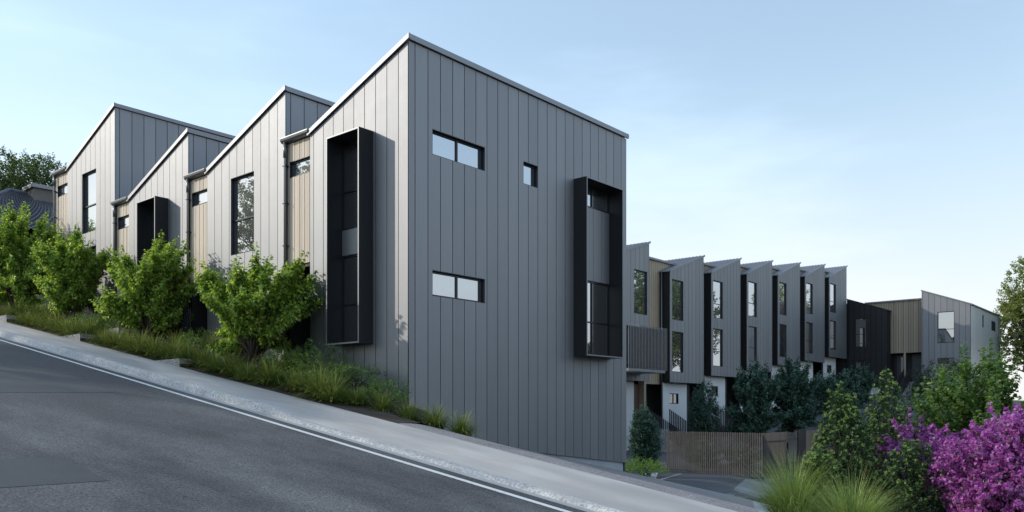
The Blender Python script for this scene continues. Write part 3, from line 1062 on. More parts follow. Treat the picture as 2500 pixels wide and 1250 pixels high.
w.hexa(mb, 7.72, 11.0, -9.0, 0.06, dt(7.72) - 0.02, dt(7.72) + 0.06, dt(11) - 0.02, dt(11) + 0.06)
mb.build('dark_wing_roof', M['clad_dark'], r)
mb = MB()
w.hexa(mb, 7.9, 11.0, -0.139, -0.05, 0.2, 1.89)
mb.build('base_wall', M['render'], r)
wt = Wall((EX + 1.0, 0, 0), 'Y', r)
for i in range(25):
    a = 5.1 + i * 0.19
    zz = 4.7 if not (6.55 < a < 6.75) else 2.2
    mb = MB()
    wt.hexa(mb, a + 0.012, a + 0.178, -0.04, 0.0 if i % 2 else -0.015, zz, 8.95)
    mb.build('timber_board', M['timber_row'], r)
mb = MB()
wt.hexa(mb, 5.1, 9.85, -7.5, -0.042, 4.7, 8.93)
wt.hexa(mb, 5.1, 7.81, -7.5, -0.9, 1.0, 4.7)
mb.build('timber_wing_core', M['dark'], r)
mb = MB()
wt.hexa(mb, 5.1, 9.85, -7.5, 0.10, 8.955, 9.06)
mb.build('timber_wing_roof', M['flash'], r)
for a, b in ((6.80, 7.55), (5.25, 6.35)):
    mb = MB()
    wt.hexa(mb, a, b, -0.88, -0.8, 2.35, 4.6)
    d_ = mb.build('door', M['door'], r)
    mb = MB()
    q = b - 0.5 if a > 6 else a + 0.15
    wt.hexa(mb, q, q + 0.18, -0.799, -0.79, 2.6, 4.4)
    mb.build('pane', M['glass'], d_)
gt = lambda u: 8.17 + 0.384 * (u - 1.69)
ops = [(2.82, 4.02, 5.28, 7.73), (2.82, 4.02, 3.5, 4.1)]
w.panels('gable_panel', 1.69, 5.18, [1.69 + 0.35 + 0.437 * i for i in range(8)], lambda u: 1.2, lambda u: gt(u) - 0.03, ops, M['clad_far'], gap=0.02)
w.window(*ops[0], (), (6.35,), 0.05, 'glass')
w.window(*ops[1], (3.4,), (), 0.05, 'glass')
mb = MB()
w.hexa(mb, 1.72, 5.17, -10.4, -0.14, 0.2, gt(1.69) - 0.05, 0.2, gt(5.18) - 0.05)
mb.build('gable_core', M['backing'], r)
mb = MB()
w.hexa(mb, 1.60, 5.22, -10.5, 0.05, gt(1.6) - 0.028, gt(1.6) + 0.07, gt(5.22) - 0.028, gt(5.22) + 0.07)
mb.build('gable_roof', M['flash'], r)
wr = Wall((EX, 1.69, 0), 'X', r)
ops = [(4.0, 4.45, 6.7, 7.7), (7.4, 9.0, 6.7, 7.5), (4.6, 5.9, 3.6, 4.2)]
wr.panels('side_panel', 0.0, 10.4, [0.4 * i for i in range(1, 27)], lambda u: 1.0, lambda u: gt(1.69) - 0.04, ops, M['clad_sky_sheen'], gap=0.025)
for q in ops:
    wr.window(*q, (), (), 0.06, 'glass_dim')
mb = MB()
mb.tube([wr.p(10.2, 0.08, 8.0), wr.p(10.2, 0.08, 1.0)], [0.06, 0.06], 8)
mb.build('downpipe', M['gutter'], r, smooth=True)

# entry stairs with slatted balustrades
def stair(x0, x1, y0, y1, z0, z1, axis, label):
    r = thing('entry_stairs', ((x0 + x1) / 2, (y0 + y1) / 2, min(z0, z1)), label, 'stairs', 'entry stairs of the townhouses')
    L = Vector(r.location)
    n = max(4, int(round(abs(z1 - z0) / 0.18)))
    for i in range(n):
        mb = MB()
        t0, t1 = i / n, (i + 1) / n
        z = z0 + (z1 - z0) * t1
        if axis == 'X':
            mb.box(Vector((x0 + (x1 - x0) * t0, y0, min(z0, z1) - 0.6)) - L, Vector((x0 + (x1 - x0) * t1, y1, z)) - L)
        else:
            mb.box(Vector((x0, y0 + (y1 - y0) * t0, min(z0, z1) - 0.6)) - L, Vector((x1, y0 + (y1 - y0) * t1, z)) - L)
        mb.build('step', M['block'], r)
    m = 19
    for s_ in (0, 1):
        for i in range(m):
            t = (i + 0.5) / m
            z = z0 + (z1 - z0) * t
            mb = MB()
            if axis == 'X':
                c = Vector((x0 + (x1 - x0) * t, (y0 - 0.04) if s_ == 0 else (y1 + 0.04), 0))
                d = Vector((0.03, 0.022, 0))
            else:
                c = Vector(((x0 - 0.04) if s_ == 0 else (x1 + 0.04), y0 + (y1 - y0) * t, 0))
                d = Vector((0.022, 0.03, 0))
            mb.box(c - d + Vector((0, 0, z - 0.5)) - L, c + d + Vector((0, 0, z + 1.1)) - L)
            mb.build('baluster', M['slat_dark'], r)
    return r
stair(29.4, 25.9, 8.75, 9.9, -2.25, -1.0, 'X', 'dark slatted entry stairs left of the slim conifer by the balcony')
stair(34.6, 31.0, 8.75, 9.9, -1.75, -0.85, 'X', 'dark slatted entry stairs behind the slim conifer')
stair(57.0, 60.0, 6.75, 7.6, 0.9, 2.3, 'X', 'left dark stairs rising to the far end house')
stair(57.0, 60.0, 5.3, 6.2, 0.9, 2.3, 'X', 'right dark stairs rising to the far end house')

# ------------------------------------------------------------------ courtyard fence and gate
FZ0, FZ1 = -2.74, -0.93
r = thing('slat_fence', (20.6, 3.4, FZ0), 'bronze vertical slat fence across the courtyard entrance', 'fence')
L = Vector(r.location)
me = None
n = 46
for i in range(n):
    y = 5.72 - i * (4.42 / (n - 1))
    if me is None:
        mb = MB()
        mb.box((-0.014, -0.025, 0.0), (0.014, 0.025, FZ1 - FZ0))
        me = mb.build('slat', M['slat_bronze'], r, (0, y - L.y, 0)).data
    else:
        o = bpy.data.objects.new('slat', me)
        COL.objects.link(o)
        o.parent = r
        o.location = (0, y - L.y, 0)
mb = MB()
mb.box((0.022, -2.1, 0.10), (0.05, 2.3, 0.13))
mb.box((0.022, -2.1, 1.68), (0.05, 2.3, 1.71))
mb.build('rail', M['slat_dark'], r)
r = thing('slat_fence', (21.8, 1.27, FZ0), 'short bronze slat fence panel beside the open bar gate', 'fence')
L = Vector(r.location)
me = None
n = 22
for i in range(n):
    x = 20.72 + i * (2.2 / (n - 1))
    if me is None:
        mb = MB()
        mb.box((-0.02, -0.03, 0.0), (0.02, 0.03, FZ1 - FZ0))
        me = mb.build('slat', M['slat_bronze'], r, (x - L.x, 0, 0)).data
    else:
        o = bpy.data.objects.new('slat', me)
        COL.objects.link(o)
        o.parent = r
        o.location = (x - L.x, 0, 0)
mb = MB()
mb.box((-1.1, 0.062, 0.3), (1.15, 0.1, 0.36))
mb.box((-1.1, 0.062, 1.45), (1.15, 0.1, 1.51))
mb.build('rail', M['slat_dark'], r)
r = thing('bar_gate', (23.6, 1.27, FZ0), 'grey metal bar gate with handle between bronze slats and dark post', 'gate')
mb = MB()
for a in (-0.56, 0.52):
    mb.box((a, -0.03, 0.05), (a + 0.05, 0.03, 1.83))
mb.box((-0.51, -0.025, 1.5), (0.52, 0.025, 1.55))
mb.box((-0.51, -0.025, 0.42), (0.52, 0.025, 0.47))
mb.box((-0.51, -0.025, 0.16), (0.52, 0.025, 0.21))
mb.build('gate_frame', M['gutter'], r)
for i in range(9):
    mb = MB()
    mb.box((-0.44 + i * 0.11, -0.012, 0.12), (-0.42 + i * 0.11, 0.012, 1.78))
    mb.build('bar', M['gutter'], r)
mb = MB()
mb.box((-0.62, -0.09, 0.85), (-0.57, -0.04, 1.35))
mb.build('handle', M['frame'], r)
r = thing('gate_post', (24.5, 1.27, FZ0), 'broad black panel post right of the bar gate', 'post')
mb = MB()
mb.box((-0.30, -0.06, 0), (0.55, 0.12, 1.85))
mb.build('post_body', M['slat_dark'], r)
mb = MB()
mb.box((-0.31, -0.07, 1.851), (0.56, 0.13, 1.875))
mb.build('post_cap', M['frame'], r)
r = thing('paling_fence', (36, 1.2, FZ0), 'brown timber paling fence running behind the hedge and magenta flowers', 'fence')
L = Vector(r.location)
me = None
for i in range(104):
    x = 25.15 + i * 0.24
    if me is None:
        mb = MB()
        mb.box((-0.112, -0.012, 0.0), (0.112, 0.012, FZ1 - FZ0 + 0.02))
        me = mb.build('paling', M['paling'], r, (x - L.x, 0, 0)).data
    else:
        o = bpy.data.objects.new('paling', me)
        COL.objects.link(o)
        o.parent = r
        o.location = (x - L.x, random.uniform(-0.008, 0.008), random.uniform(-0.01, 0.01))
mb = MB()
mb.box((25.0 - L.x, 0.02, 0.3), (50.0 - L.x, 0.06, 0.38))
mb.box((25.0 - L.x, 0.02, 1.4), (50.0 - L.x, 0.06, 1.48))
mb.build('rail', M['paling'], r)

# dark slatted garden fences behind the street bushes
for (ya, yb, lab) in ((8.6, 11.2, 'dark slatted garden fence behind the middle bush'), (13.0, 16.2, 'dark slatted garden fence behind the left bush')):
    r = thing('garden_fence', (-0.35, (ya + yb) / 2, bed_z(-0.4, (ya + yb) / 2)), lab, 'fence', 'slatted garden fences by the street')
    L = Vector(r.location)
    zt = zpath(ya) + 1.35
    yy = ya
    while yy < yb:
        mb = MB()
        mb.box((-0.02, yy - L.y - 0.02, bed_z(-0.4, yy) - 0.3 - L.z), (0.02, yy - L.y + 0.02, zt - L.z))
        mb.build('slat', M['slat_dark'], r)
        yy += 0.11
    mb = MB()
    mb.box((0.022, ya - L.y, zt - 0.2 - L.z), (0.05, yb - L.y, zt - 0.15 - L.z))
    mb.build('rail', M['slat_dark'], r)

# ------------------------------------------------------------------ neighbour house with tiled roof (far left)
r = thing('tiled_house', (5.0, 36.0, 5.0), 'house with grey tiled roof and low chimney behind the left bushes', 'house')
L = Vector(r.location)
mb = MB()
mb.box((-5.0, -5.0, -1.5), (6.0, 6.0, 3.4))
mb.build('wall', M['brick'], r)
def tiled(name, p00, p10, p11, p01, nu, nv):
    """roof plane of overlapping wavy tile courses, real relief"""
    p00, p10, p11, p01 = [Vector(p) for p in (p00, p10, p11, p01)]
    nrm = (p10 - p00).cross(p01 - p00).normalized()
    V, Fc = [], []
    su = nu * 6
    for j in range(nv):
        for e in (0, 1):
            for i in range(su + 1):
                a = i / su
                b = (j + e) / nv
                q = (p00 * (1 - a) + p10 * a) * (1 - b) + (p01 * (1 - a) + p11 * a) * b
                h = 0.035 * math.sin(2 * math.pi * (a * nu + 0.5 * (j % 2))) + (0.05 if e == 0 else 0.0)
                V.append(q + nrm * h)
    w_ = su + 1
    for j in range(nv):
        for i in range(su):
            k = 2 * j * w_ + i
            Fc.append([k, k + 1, k + w_ + 1, k + w_])
            if j < nv - 1:
                Fc.append([k + w_, k + w_ + 1, k + 2 * w_ + 1, k + 2 * w_])
    o = mesh_obj(name, V, Fc, M['tile'], r)
    o['kind'] = 'stuff'
    return o
ez, rzz = 3.7, 6.85
c = [(-5.6, -5.6, ez), (6.6, -5.6, ez), (6.6, 6.6, ez), (-5.6, 6.6, ez)]
ra, rb = (-0.8, 0.5, rzz), (1.8, 0.5, rzz)
tiled('roof_tiles', c[0], c[1], rb, ra, 40, 22)
tiled('roof_tiles', c[3], c[0], ra, ra, 40, 22)
tiled('roof_tiles', c[1], c[2], rb, rb, 40, 22)
tiled('roof_tiles', c[2], c[3], ra, rb, 40, 22)
mb = MB()
for pa, pb in ((c[0], ra), (c[1], rb), (ra, rb), (c[3], ra), (c[2], rb)):
    mb.tube([Vector(pa) + Vector((0, 0, 0.04)), Vector(pb) + Vector((0, 0, 0.04))], [0.11, 0.11], 8)
mb.build('ridge_tiles', M['tile'], r, smooth=True)
mb = MB()
mb.box((0.0, -0.6, 5.4), (1.25, 0.6, 7.0))
ch = mb.build('chimney', M['brick'], r)
mb = MB()
mb.box((-0.12, -0.75, 7.002), (1.4, 0.75, 7.2))
mb.build('chimney_cap', M['flash'], ch)
# ------------------------------------------------------------------ vegetation
def norm(a):
    return a / np.maximum(np.linalg.norm(a, axis=1, keepdims=True), 1e-9)

def leaves(P, D, L, Wd, fold=0.25, rng=RNG):
    """one folded diamond leaf at every point: (verts, quads)"""
    n = len(P)
    up = rng.normal(size=(n, 3)) * 0.55 + np.array([0, 0, 1.0])
    side = norm(np.cross(D, up))
    nr = norm(np.cross(side, D))
    L = L[:, None]
    Wd = Wd[:, None]
    droop = -0.18 * L * nr
    b = P
    m = P + D * L * 0.45
    l_ = m - side * Wd * 0.5 + nr * Wd * fold
    r_ = m + side * Wd * 0.5 + nr * Wd * fold
    t = P + D * L + droop
    V = np.stack([b, r_, t, l_], 1).reshape(-1, 3)
    Q = np.arange(n * 4, dtype=np.int32).reshape(-1, 4)
    # two triangles folded along the midrib
    T = np.stack([Q[:, [0, 1, 2]], Q[:, [0, 2, 3]]], 1).reshape(-1, 3)
    return V, T

def lump(D, rng, k=7, amp=0.22):
    f = np.zeros(len(D))
    for _ in range(k):
        a = rng.normal(size=3)
        a /= np.linalg.norm(a)
        f += np.cos((D @ a) * rng.uniform(2, 5) + rng.uniform(0, 6.28))
    return 1 + amp * f / math.sqrt(k)

def crown(center, rad, ntw, tlen, nleaf, ll, lw, rng, inner=0.45, upb=0.6, amp=0.24, clip=None, spread=0.9, zmin=-1.0, shoots=0, shoot_len=0.6):
    """leaf points along twigs that fill a lumpy ellipsoid"""
    D = norm(rng.normal(size=(int(ntw * 1.25), 3)))
    D = D[D[:, 2] > zmin][:ntw]
    k = lump(D, rng, amp=amp)
    rr = (inner + (1 - inner) * rng.random(len(D)) ** 0.6) * k
    Pt = np.asarray(center) + D * np.asarray(rad) * rr[:, None]
    Td = norm(D * np.array([1, 1, 0.6]) + np.array([0, 0, upb]) + rng.normal(size=D.shape) * 0.35)
    Tl = tlen * rng.uniform(0.6, 1.25, len(D))
    if shoots:
        Ds = norm(np.column_stack([rng.normal(size=shoots) * 0.8, rng.normal(size=shoots) * 0.8, np.abs(rng.normal(size=shoots)) * 0.7 + 0.05]))
        ks = lump(Ds, rng, amp=0.1)
        Ps = np.asarray(center) + Ds * np.asarray(rad) * (0.85 * ks)[:, None]
        Pt = np.vstack([Pt, Ps])
        Td = np.vstack([Td, norm(Ds * np.array([1.0, 1.0, 0.5]) + np.array([0, 0, 0.75]) + rng.normal(size=Ds.shape) * 0.15)])
        Tl = np.concatenate([Tl, shoot_len * rng.uniform(0.5, 1.2, shoots)])
    n = len(Pt)
    idx = np.repeat(np.arange(n), nleaf)
    t = np.tile((np.arange(nleaf) + 0.5) / nleaf, n) + rng.normal(size=n * nleaf) * 0.03
    side = norm(rng.normal(size=(n * nleaf, 3)))
    side = norm(side - Td[idx] * np.sum(side * Td[idx], 1, keepdims=True))
    P = Pt[idx] + Td[idx] * (Tl[idx] * t)[:, None] + side * 0.012
    LD = norm(Td[idx] * 0.55 + side * spread + np.array([0, 0, -0.25]))
    tip = np.clip(t, 0, 1)
    L = ll * rng.uniform(0.65, 1.25, len(P)) * (1.1 - 0.45 * tip)
    tint = np.clip(rng.normal(0.42, 0.2, len(P)) + 0.25 * (tip - 0.5), 0, 1)
    if clip is not None:
        keep = clip(P + LD * L[:, None]) & clip(P)
        P, LD, L, tint = P[keep], LD[keep], L[keep], tint[keep]
    return P, LD, L, L * (lw / ll), tint, Pt, Td, Tl

def limb_crown(base, center, rad, nl, ntw, tlen, nleaf, ll, lw, rng, clip=None, tmin=0.28, flat=0.0):
    """sprays of leafy twigs along curved limbs: leaf arrays and the limb polylines"""
    b, c, rad = (np.asarray(q, float) for q in (base, center, rad))
    limbs, Pt, Td, Tl = [], [], [], []
    for i in range(nl):
        az = i * 2.39996 + rng.normal() * 0.3
        el = rng.uniform(-0.85, 0.75) if i % 5 > 1 else rng.uniform(0.3, 1.0)
        ch = math.sqrt(max(0.0, 1 - min(1, abs(el)) ** 2))
        k = rng.uniform(0.72, 1.16)
        E = c + np.array([math.cos(az) * ch, math.sin(az) * ch, el]) * rad * k
        s0 = b + np.array([math.cos(az), math.sin(az), 0]) * 0.05 + [0, 0, rng.uniform(0.0, 0.45) * (c[2] - b[2])]
        m = s0 * 0.45 + E * 0.55
        m[:2] = s0[:2] * 0.62 + E[:2] * 0.38
        m[2] += 0.12 * rad[2]
        tt = np.linspace(0, 1, 7)[:, None]
        path = (1 - tt) ** 2 * s0 + 2 * tt * (1 - tt) * m + tt ** 2 * E + rng.normal(size=(7, 3)) * 0.015
        limbs.append(path)
        for _ in range(ntw):
            t = tmin + (1 - tmin) * rng.random() ** 0.8
            p = (1 - t) ** 2 * s0 + 2 * t * (1 - t) * m + t ** 2 * E
            d = 2 * (1 - t) * (m - s0) + 2 * t * (E - m)
            d /= np.linalg.norm(d)
            r_ = rng.normal(size=3)
            r_ -= d * (r_ @ d)
            r_ /= np.linalg.norm(r_)
            v = d * (0.45 + 0.5 * t) + r_ * 0.8 + np.array([0, 0, 0.28 - flat])
            Pt.append(p)
            Td.append(v / np.linalg.norm(v))
            Tl.append(tlen * rng.uniform(0.6, 1.3) * (1.15 - 0.45 * t))
        v = (E - m) / np.linalg.norm(E - m) + np.array([0, 0, 0.35])
        for q in (0.0, 0.2):                     # the leading shoot
            Pt.append(E + v * tlen * q * 0.8)
            Td.append(v / np.linalg.norm(v))
            Tl.append(tlen * 1.1)
    Pt, Td, Tl = np.array(Pt), np.array(Td), np.array(Tl)
    n = len(Pt)
    idx = np.repeat(np.arange(n), nleaf)
    t = np.tile((np.arange(nleaf) + 0.5) / nleaf, n)
    side = norm(rng.normal(size=(n * nleaf, 3)))
    side = norm(side - Td[idx] * np.sum(side * Td[idx], 1, keepdims=True))
    P = Pt[idx] + Td[idx] * (Tl[idx] * t)[:, None] + side * 0.012
    LD = norm(Td[idx] * 0.5 + side * 0.9 + np.array([0, 0, -0.35]))
    L = ll * rng.uniform(0.6, 1.25, len(P)) * (1.12 - 0.4 * t)
    hgt = np.clip((P[:, 2] - c[2]) / rad[2], -1, 1.2)
    tint = np.clip(rng.normal(0.42, 0.22, len(P)) + 0.2 * (t - 0.5), 0, 1)
    if clip is not None:
        keep = clip(P + LD * L[:, None]) & clip(P)
        P, LD, L, tint = P[keep], LD[keep], L[keep], tint[keep]
    return P, LD, L, L * (lw / ll), tint, limbs

def shrub(name, base, label, cat, group, mat, center, rad, nl, ntw, tlen, nleaf, ll, lw, seed, stem_r=0.035, clip=None, flat=0.0):
    rng = np.random.default_rng(seed)
    r = thing(name, base, label, cat, group)
    b = np.asarray(base, float)
    P, D, L, Wd, tint, limbs = limb_crown(base, center, rad, nl, ntw, tlen, nleaf, ll, lw, rng, clip, flat=flat)
    V, T = leaves(P - b, D, L, Wd, rng=rng)
    np_mesh('crown', V, T, M[mat], np.repeat(tint, 4), r, k=3)
    mb = MB()
    for pth in limbs:
        mb.tube([(q - b) for q in pth], [stem_r * (1 - 0.85 * k / 6) for k in range(7)], 6)
    for k in range(3):
        a = k * 2.1
        mb.tube([(math.cos(a) * 0.06, math.sin(a) * 0.06, -0.2), (math.cos(a) * 0.04, math.sin(a) * 0.04, (center[2] - b[2]) * 0.45)], [stem_r * 1.7, stem_r * 1.1], 7)
    mb.build('trunk', M['bark'], r, smooth=True)
    return r

def plant(name, base, label, cat, group, mat, center, rad, ntw, tlen, nleaf, ll, lw, seed, stems=3, stem_r=0.05, limb_every=9, clip=None, single=False, **kw):
    rng = np.random.default_rng(seed)
    r = thing(name, base, label, cat, group)
    b = np.asarray(base, float)
    P, D, L, Wd, tint, Pt, Td, Tl = crown(center, rad, ntw, tlen, nleaf, ll, lw, rng, clip=clip, **kw)
    V, T = leaves(P - b, D, L, Wd, rng=rng)
    np_mesh('crown', V, T, M[mat], np.repeat(tint, 4), r, k=3)
    mb = MB()
    c = np.asarray(center)
    heads = []
    for s_ in range(stems):
        ang = rng.uniform(0, 6.28)
        off = np.array([math.cos(ang), math.sin(ang), 0]) * (0.0 if single else 0.10)
        q = c + np.array([math.cos(ang) * rad[0] * 0.25, math.sin(ang) * rad[1] * 0.25, rng.uniform(-0.1, 0.25) * rad[2]])
        if single:
            q = c + np.array([0, 0, 0.2 * rad[2]])
        mid = (b + q) / 2 + rng.normal(size=3) * 0.06
        rr = stem_r * rng.uniform(0.7, 1.1)
        mb.tube([off - [0, 0, 0.15], mid - b + off * 0.5, q - b], [rr * 1.2, rr * 0.8, rr * 0.35], 7)
        heads.append(((b + off), mid, q, rr))
    for j in range(0, len(Pt), limb_every):
        if clip is not None and not clip(Pt[j:j + 1])[0]:
            continue
        b0, mid, q, rr = heads[j % len(heads)]
        t = rng.uniform(0.25, 0.95)
        s0 = (b0 * (1 - t) + q * t) if t > 0.5 else (b0 * (1 - 2 * t) + mid * 2 * t)
        e = Pt[j] + Td[j] * Tl[j] * 0.9
        m_ = (s0 + Pt[j]) / 2 + np.array([0, 0, 0.05])
        mb.tube([s0 - b, m_ - b, e - b], [rr * 0.4, rr * 0.22, 0.004], 5)
    mb.build('trunk', M['bark'], r, smooth=True)
    return r

wall_clip = lambda P: (P[:, 0] < -0.06)
G1 = 'bushes along the street facade'
shrub('leafy_bush', (-1.15, 4.15, bed_z(-1.15, 4.15)), 'largest bright green bush beside the corner house window box', 'bush', G1, 'leaf', (-1.05, 4.1, 2.45), (1.08, 1.42, 1.12), 46, 42, 0.31, 14, 0.112, 0.072, 21, clip=wall_clip)
shrub('leafy_bush', (-1.15, 9.35, bed_z(-1.15, 9.35)), 'middle bright green bush in front of the black window box', 'bush', G1, 'leaf', (-1.05, 9.45, 3.30), (1.06, 1.38, 1.2), 46, 42, 0.33, 14, 0.116, 0.075, 22, clip=wall_clip)
shrub('leafy_bush', (-1.15, 14.6, bed_z(-1.15, 14.6)), 'bright green bush below the tallest gable, third from the corner', 'bush', G1, 'leaf', (-1.05, 14.9, 4.3), (1.02, 1.25, 1.22), 42, 42, 0.33, 14, 0.116, 0.075, 23, clip=wall_clip)
shrub('leafy_bush', (-1.2, 19.3, bed_z(-1.2, 19.3)), 'tall bright green bush beside the left end of the tallest house', 'bush', G1, 'leaf', (-1.0, 19.3, 5.2), (1.3, 1.5, 1.85), 62, 34, 0.38, 14, 0.115, 0.074, 24, clip=lambda P: (P[:, 0] < -0.06) | (P[:, 1] > 19.5))
shrub('leafy_bush', (-1.0, 23.6, bed_z(-1.0, 23.6)), 'lower green bush cut by the left picture edge', 'bush', G1, 'leaf', (-0.6, 23.2, 5.1), (1.6, 1.9, 1.5), 46, 32, 0.38, 14, 0.115, 0.074, 25)

# groundcover shrubs and flowers in the bed
for i, (x, yy, h, rx, lab) in enumerate([(-0.75, 2.3, 0.42, 0.75, 'low green groundcover shrub below the black window box'),
                                         (-0.7, 1.0, 0.34, 0.62, 'low green groundcover shrub at the foot of the corner wall'),
                                         (-1.0, 3.2, 0.34, 0.6, 'low green groundcover shrub under the largest bush'),
                                         (-1.25, 13.2, 0.34, 0.6, 'small bright green shrub beside the trunk of the third bush'),
                                         (-1.25, 12.2, 0.30, 0.5, 'small bright green shrub above the middle planter wall'),
                                         (-0.9, 7.3, 0.32, 0.7, 'low dark groundcover shrub between the two nearest bushes'),
                                         (-0.75, 0.05, 0.3, 0.6, 'low leafy groundcover shrub nearest the corner edge'),
                                         (-1.15, 1.7, 0.3, 0.6, 'low leafy groundcover shrub behind the lower tufts')]):
    z = bed_z(x, yy)
    plant('groundcover_shrub', (x, yy, z), lab, 'shrub', 'groundcover shrubs', 'leaf_mid', (x, yy, z + h * 0.5), (rx * 0.8, rx, h), 260, 0.14, 10, 0.045, 0.03, 40 + i, stems=2, stem_r=0.015, limb_every=20, clip=wall_clip, zmin=-0.3, inner=0.3)

def tuft_mesh(name, nb, h, spread, wid, rng, mat, seg=5):
    n = nb
    az = rng.uniform(0, 2 * math.pi, n)
    ln = h * rng.uniform(0.7, 1.35, n)
    q = rng.random(n) ** 0.75
    b0 = np.column_stack([np.cos(az), np.sin(az), np.zeros(n)]) * (q * 0.14 * h / 0.5)[:, None]
    az2 = az + rng.normal(size=n) * 0.35
    dirh = np.column_stack([np.cos(az2), np.sin(az2), np.zeros(n)])
    sd = np.column_stack([-dirh[:, 1], dirh[:, 0], np.zeros(n)])
    th = np.radians(88) - q * spread * rng.uniform(0.7, 1.15, n)       # starting angle
    kap = rng.uniform(0.5, 1.5, n) * (0.5 + q)                          # arching
    c = b0.copy()
    rows = []
    for s_ in range(seg + 1):
        t = s_ / seg
        w = wid * (1 - 0.92 * t ** 1.5) * (0.6 + 0.4 * min(1, t * 4))
        rows.append((c - sd * w / 2, c + sd * w / 2))
        a_ = th - kap * (t + 0.5 / seg) ** 1.2
        c = c + (dirh * np.cos(a_)[:, None] + np.array([0, 0, 1.0]) * np.sin(a_)[:, None]) * (ln / seg)[:, None]
        c[:, 2] = np.maximum(c[:, 2], 0.02)
    V = np.stack([np.stack(rw, 1) for rw in rows], 1)          # n, seg+1, 2, 3
    V = V.reshape(-1, 3)
    base = np.arange(n)[:, None] * (seg + 1) * 2 + np.arange(seg)[None, :] * 2
    Q = np.stack([base, base + 1, base + 3, base + 2], -1).reshape(-1, 4)
    tb = np.clip(rng.normal(0.48, 0.2, n), 0, 1)
    tt = np.tile(np.repeat(np.linspace(-0.5, 0.28, seg + 1), 2), n) + np.repeat(tb, (seg + 1) * 2)
    return V, Q, np.clip(tt, 0, 1)

tuft_meshes = []
for i in range(5):
    V, Q, t = tuft_mesh('blades', 400, 0.56, 0.98, 0.019, np.random.default_rng(60 + i), 'grass')
    o = np_mesh('blades', V, Q, M['grass'], t)
    tuft_meshes.append(o.data)
    bpy.data.objects.remove(o)
fl_meshes = []
for i in range(3):
    rng = np.random.default_rng(80 + i)
    n = 13
    az = rng.uniform(0, 6.28, n)
    rr = rng.uniform(0.1, 0.42, n)
    P = np.column_stack([np.cos(az) * rr, np.sin(az) * rr, rng.uniform(0.35, 0.62, n)])
    PP = np.repeat(P, 4, axis=0)
    D = norm(np.column_stack([np.cos(np.tile(np.arange(4) * 1.57, n)), np.sin(np.tile(np.arange(4) * 1.57, n)), np.full(4 * n, 0.35)]))
    V, T = leaves(PP, D, np.full(4 * n, 0.017), np.full(4 * n, 0.013), rng=rng)
    o = np_mesh('flowers', V, T, M['petal'], np.full(len(V), 0.5), k=3)
    fl_meshes.append(o.data)
    bpy.data.objects.remove(o)

def tuft(x, yy, z, sc, label, group, k, flowers):
    r = thing('grass_tuft', (x, yy, z), label, 'grass tuft', group)
    o = bpy.data.objects.new('blades', tuft_meshes[k % 5])
    COL.objects.link(o)
    o.parent = r
    o.scale = (sc, sc, sc * random.uniform(0.9, 1.1))
    o.rotation_euler = (0, 0, random.uniform(0, 6.28))
    if flowers:
        f = bpy.data.objects.new('flowers', fl_meshes[k % 3])
        COL.objects.link(f)
        f.parent = r
        f['kind'] = 'stuff'
        f.scale = (sc, sc, sc)
        f.rotation_euler = (0, 0, random.uniform(0, 6.28))
k = 0
ORD = ['first', 'second', 'third', 'fourth', 'fifth', 'sixth', 'seventh', 'eighth', 'ninth', 'tenth', 'eleventh', 'twelfth', 'thirteenth']
SEC = [(-1.9, 0.45, 'front row grass tuft counted uphill from the lower end of the bed'),
       (0.45, 5.9, 'front row grass tuft counted uphill from the corner, below the nearest planter wall'),
       (6.3, 11.7, 'front row grass tuft counted uphill from the nearest planter wall'),
       (12.1, 17.6, 'front row grass tuft counted uphill from the middle planter wall'),
       (18.0, 23.0, 'front row grass tuft counted uphill from the topmost planter wall')]
for a, b, lab in SEC:
    yy = a
    m_ = 0
    while yy < b:
        x = -1.62 + random.uniform(-0.07, 0.1)
        if yy < 0.4:
            x = -1.45 + 0.12 * (0.4 - yy) * 4
        sc = random.uniform(0.88, 1.15) * (0.85 if yy < 0.3 else 1.0)
        zz = bed_z(x, yy) if yy > -0.2 else apron2(x, yy) + 0.01
        tuft(x, yy, zz - 0.02, sc, ORD[m_] + ' ' + lab, 'grass tufts along the footpath', k, k % 2 == 0)
        m_ += 1
        k += 1
        yy += random.uniform(0.66, 0.92) if yy > 0.5 else 0.5
for (x, yy, sc, lab) in ((-0.15, -0.35, 0.62, 'small grass tuft just left of the steel wall corner'), (0.35, -0.28, 0.5, 'smallest grass tuft against the broad side wall, right of the corner')):
    tuft(x, yy, apron2(x, yy) - 0.01, sc, lab, 'small tufts at the corner', k, True)
    k += 1
for m_, (x, yy) in enumerate(((-1.1, 1.7), (-0.9, 3.0), (-0.95, 5.6), (-1.0, 6.2), (-1.1, 7.9), (-1.1, 11.6), (-1.1, 16.6), (-1.2, 17.3))):
    tuft(x, yy, bed_z(x, yy) - 0.02, random.uniform(0.8, 1.0), ORD[m_] + ' shaded back row grass tuft counted uphill from the corner', 'shaded tufts at the back of the bed', k, True)
    k += 1

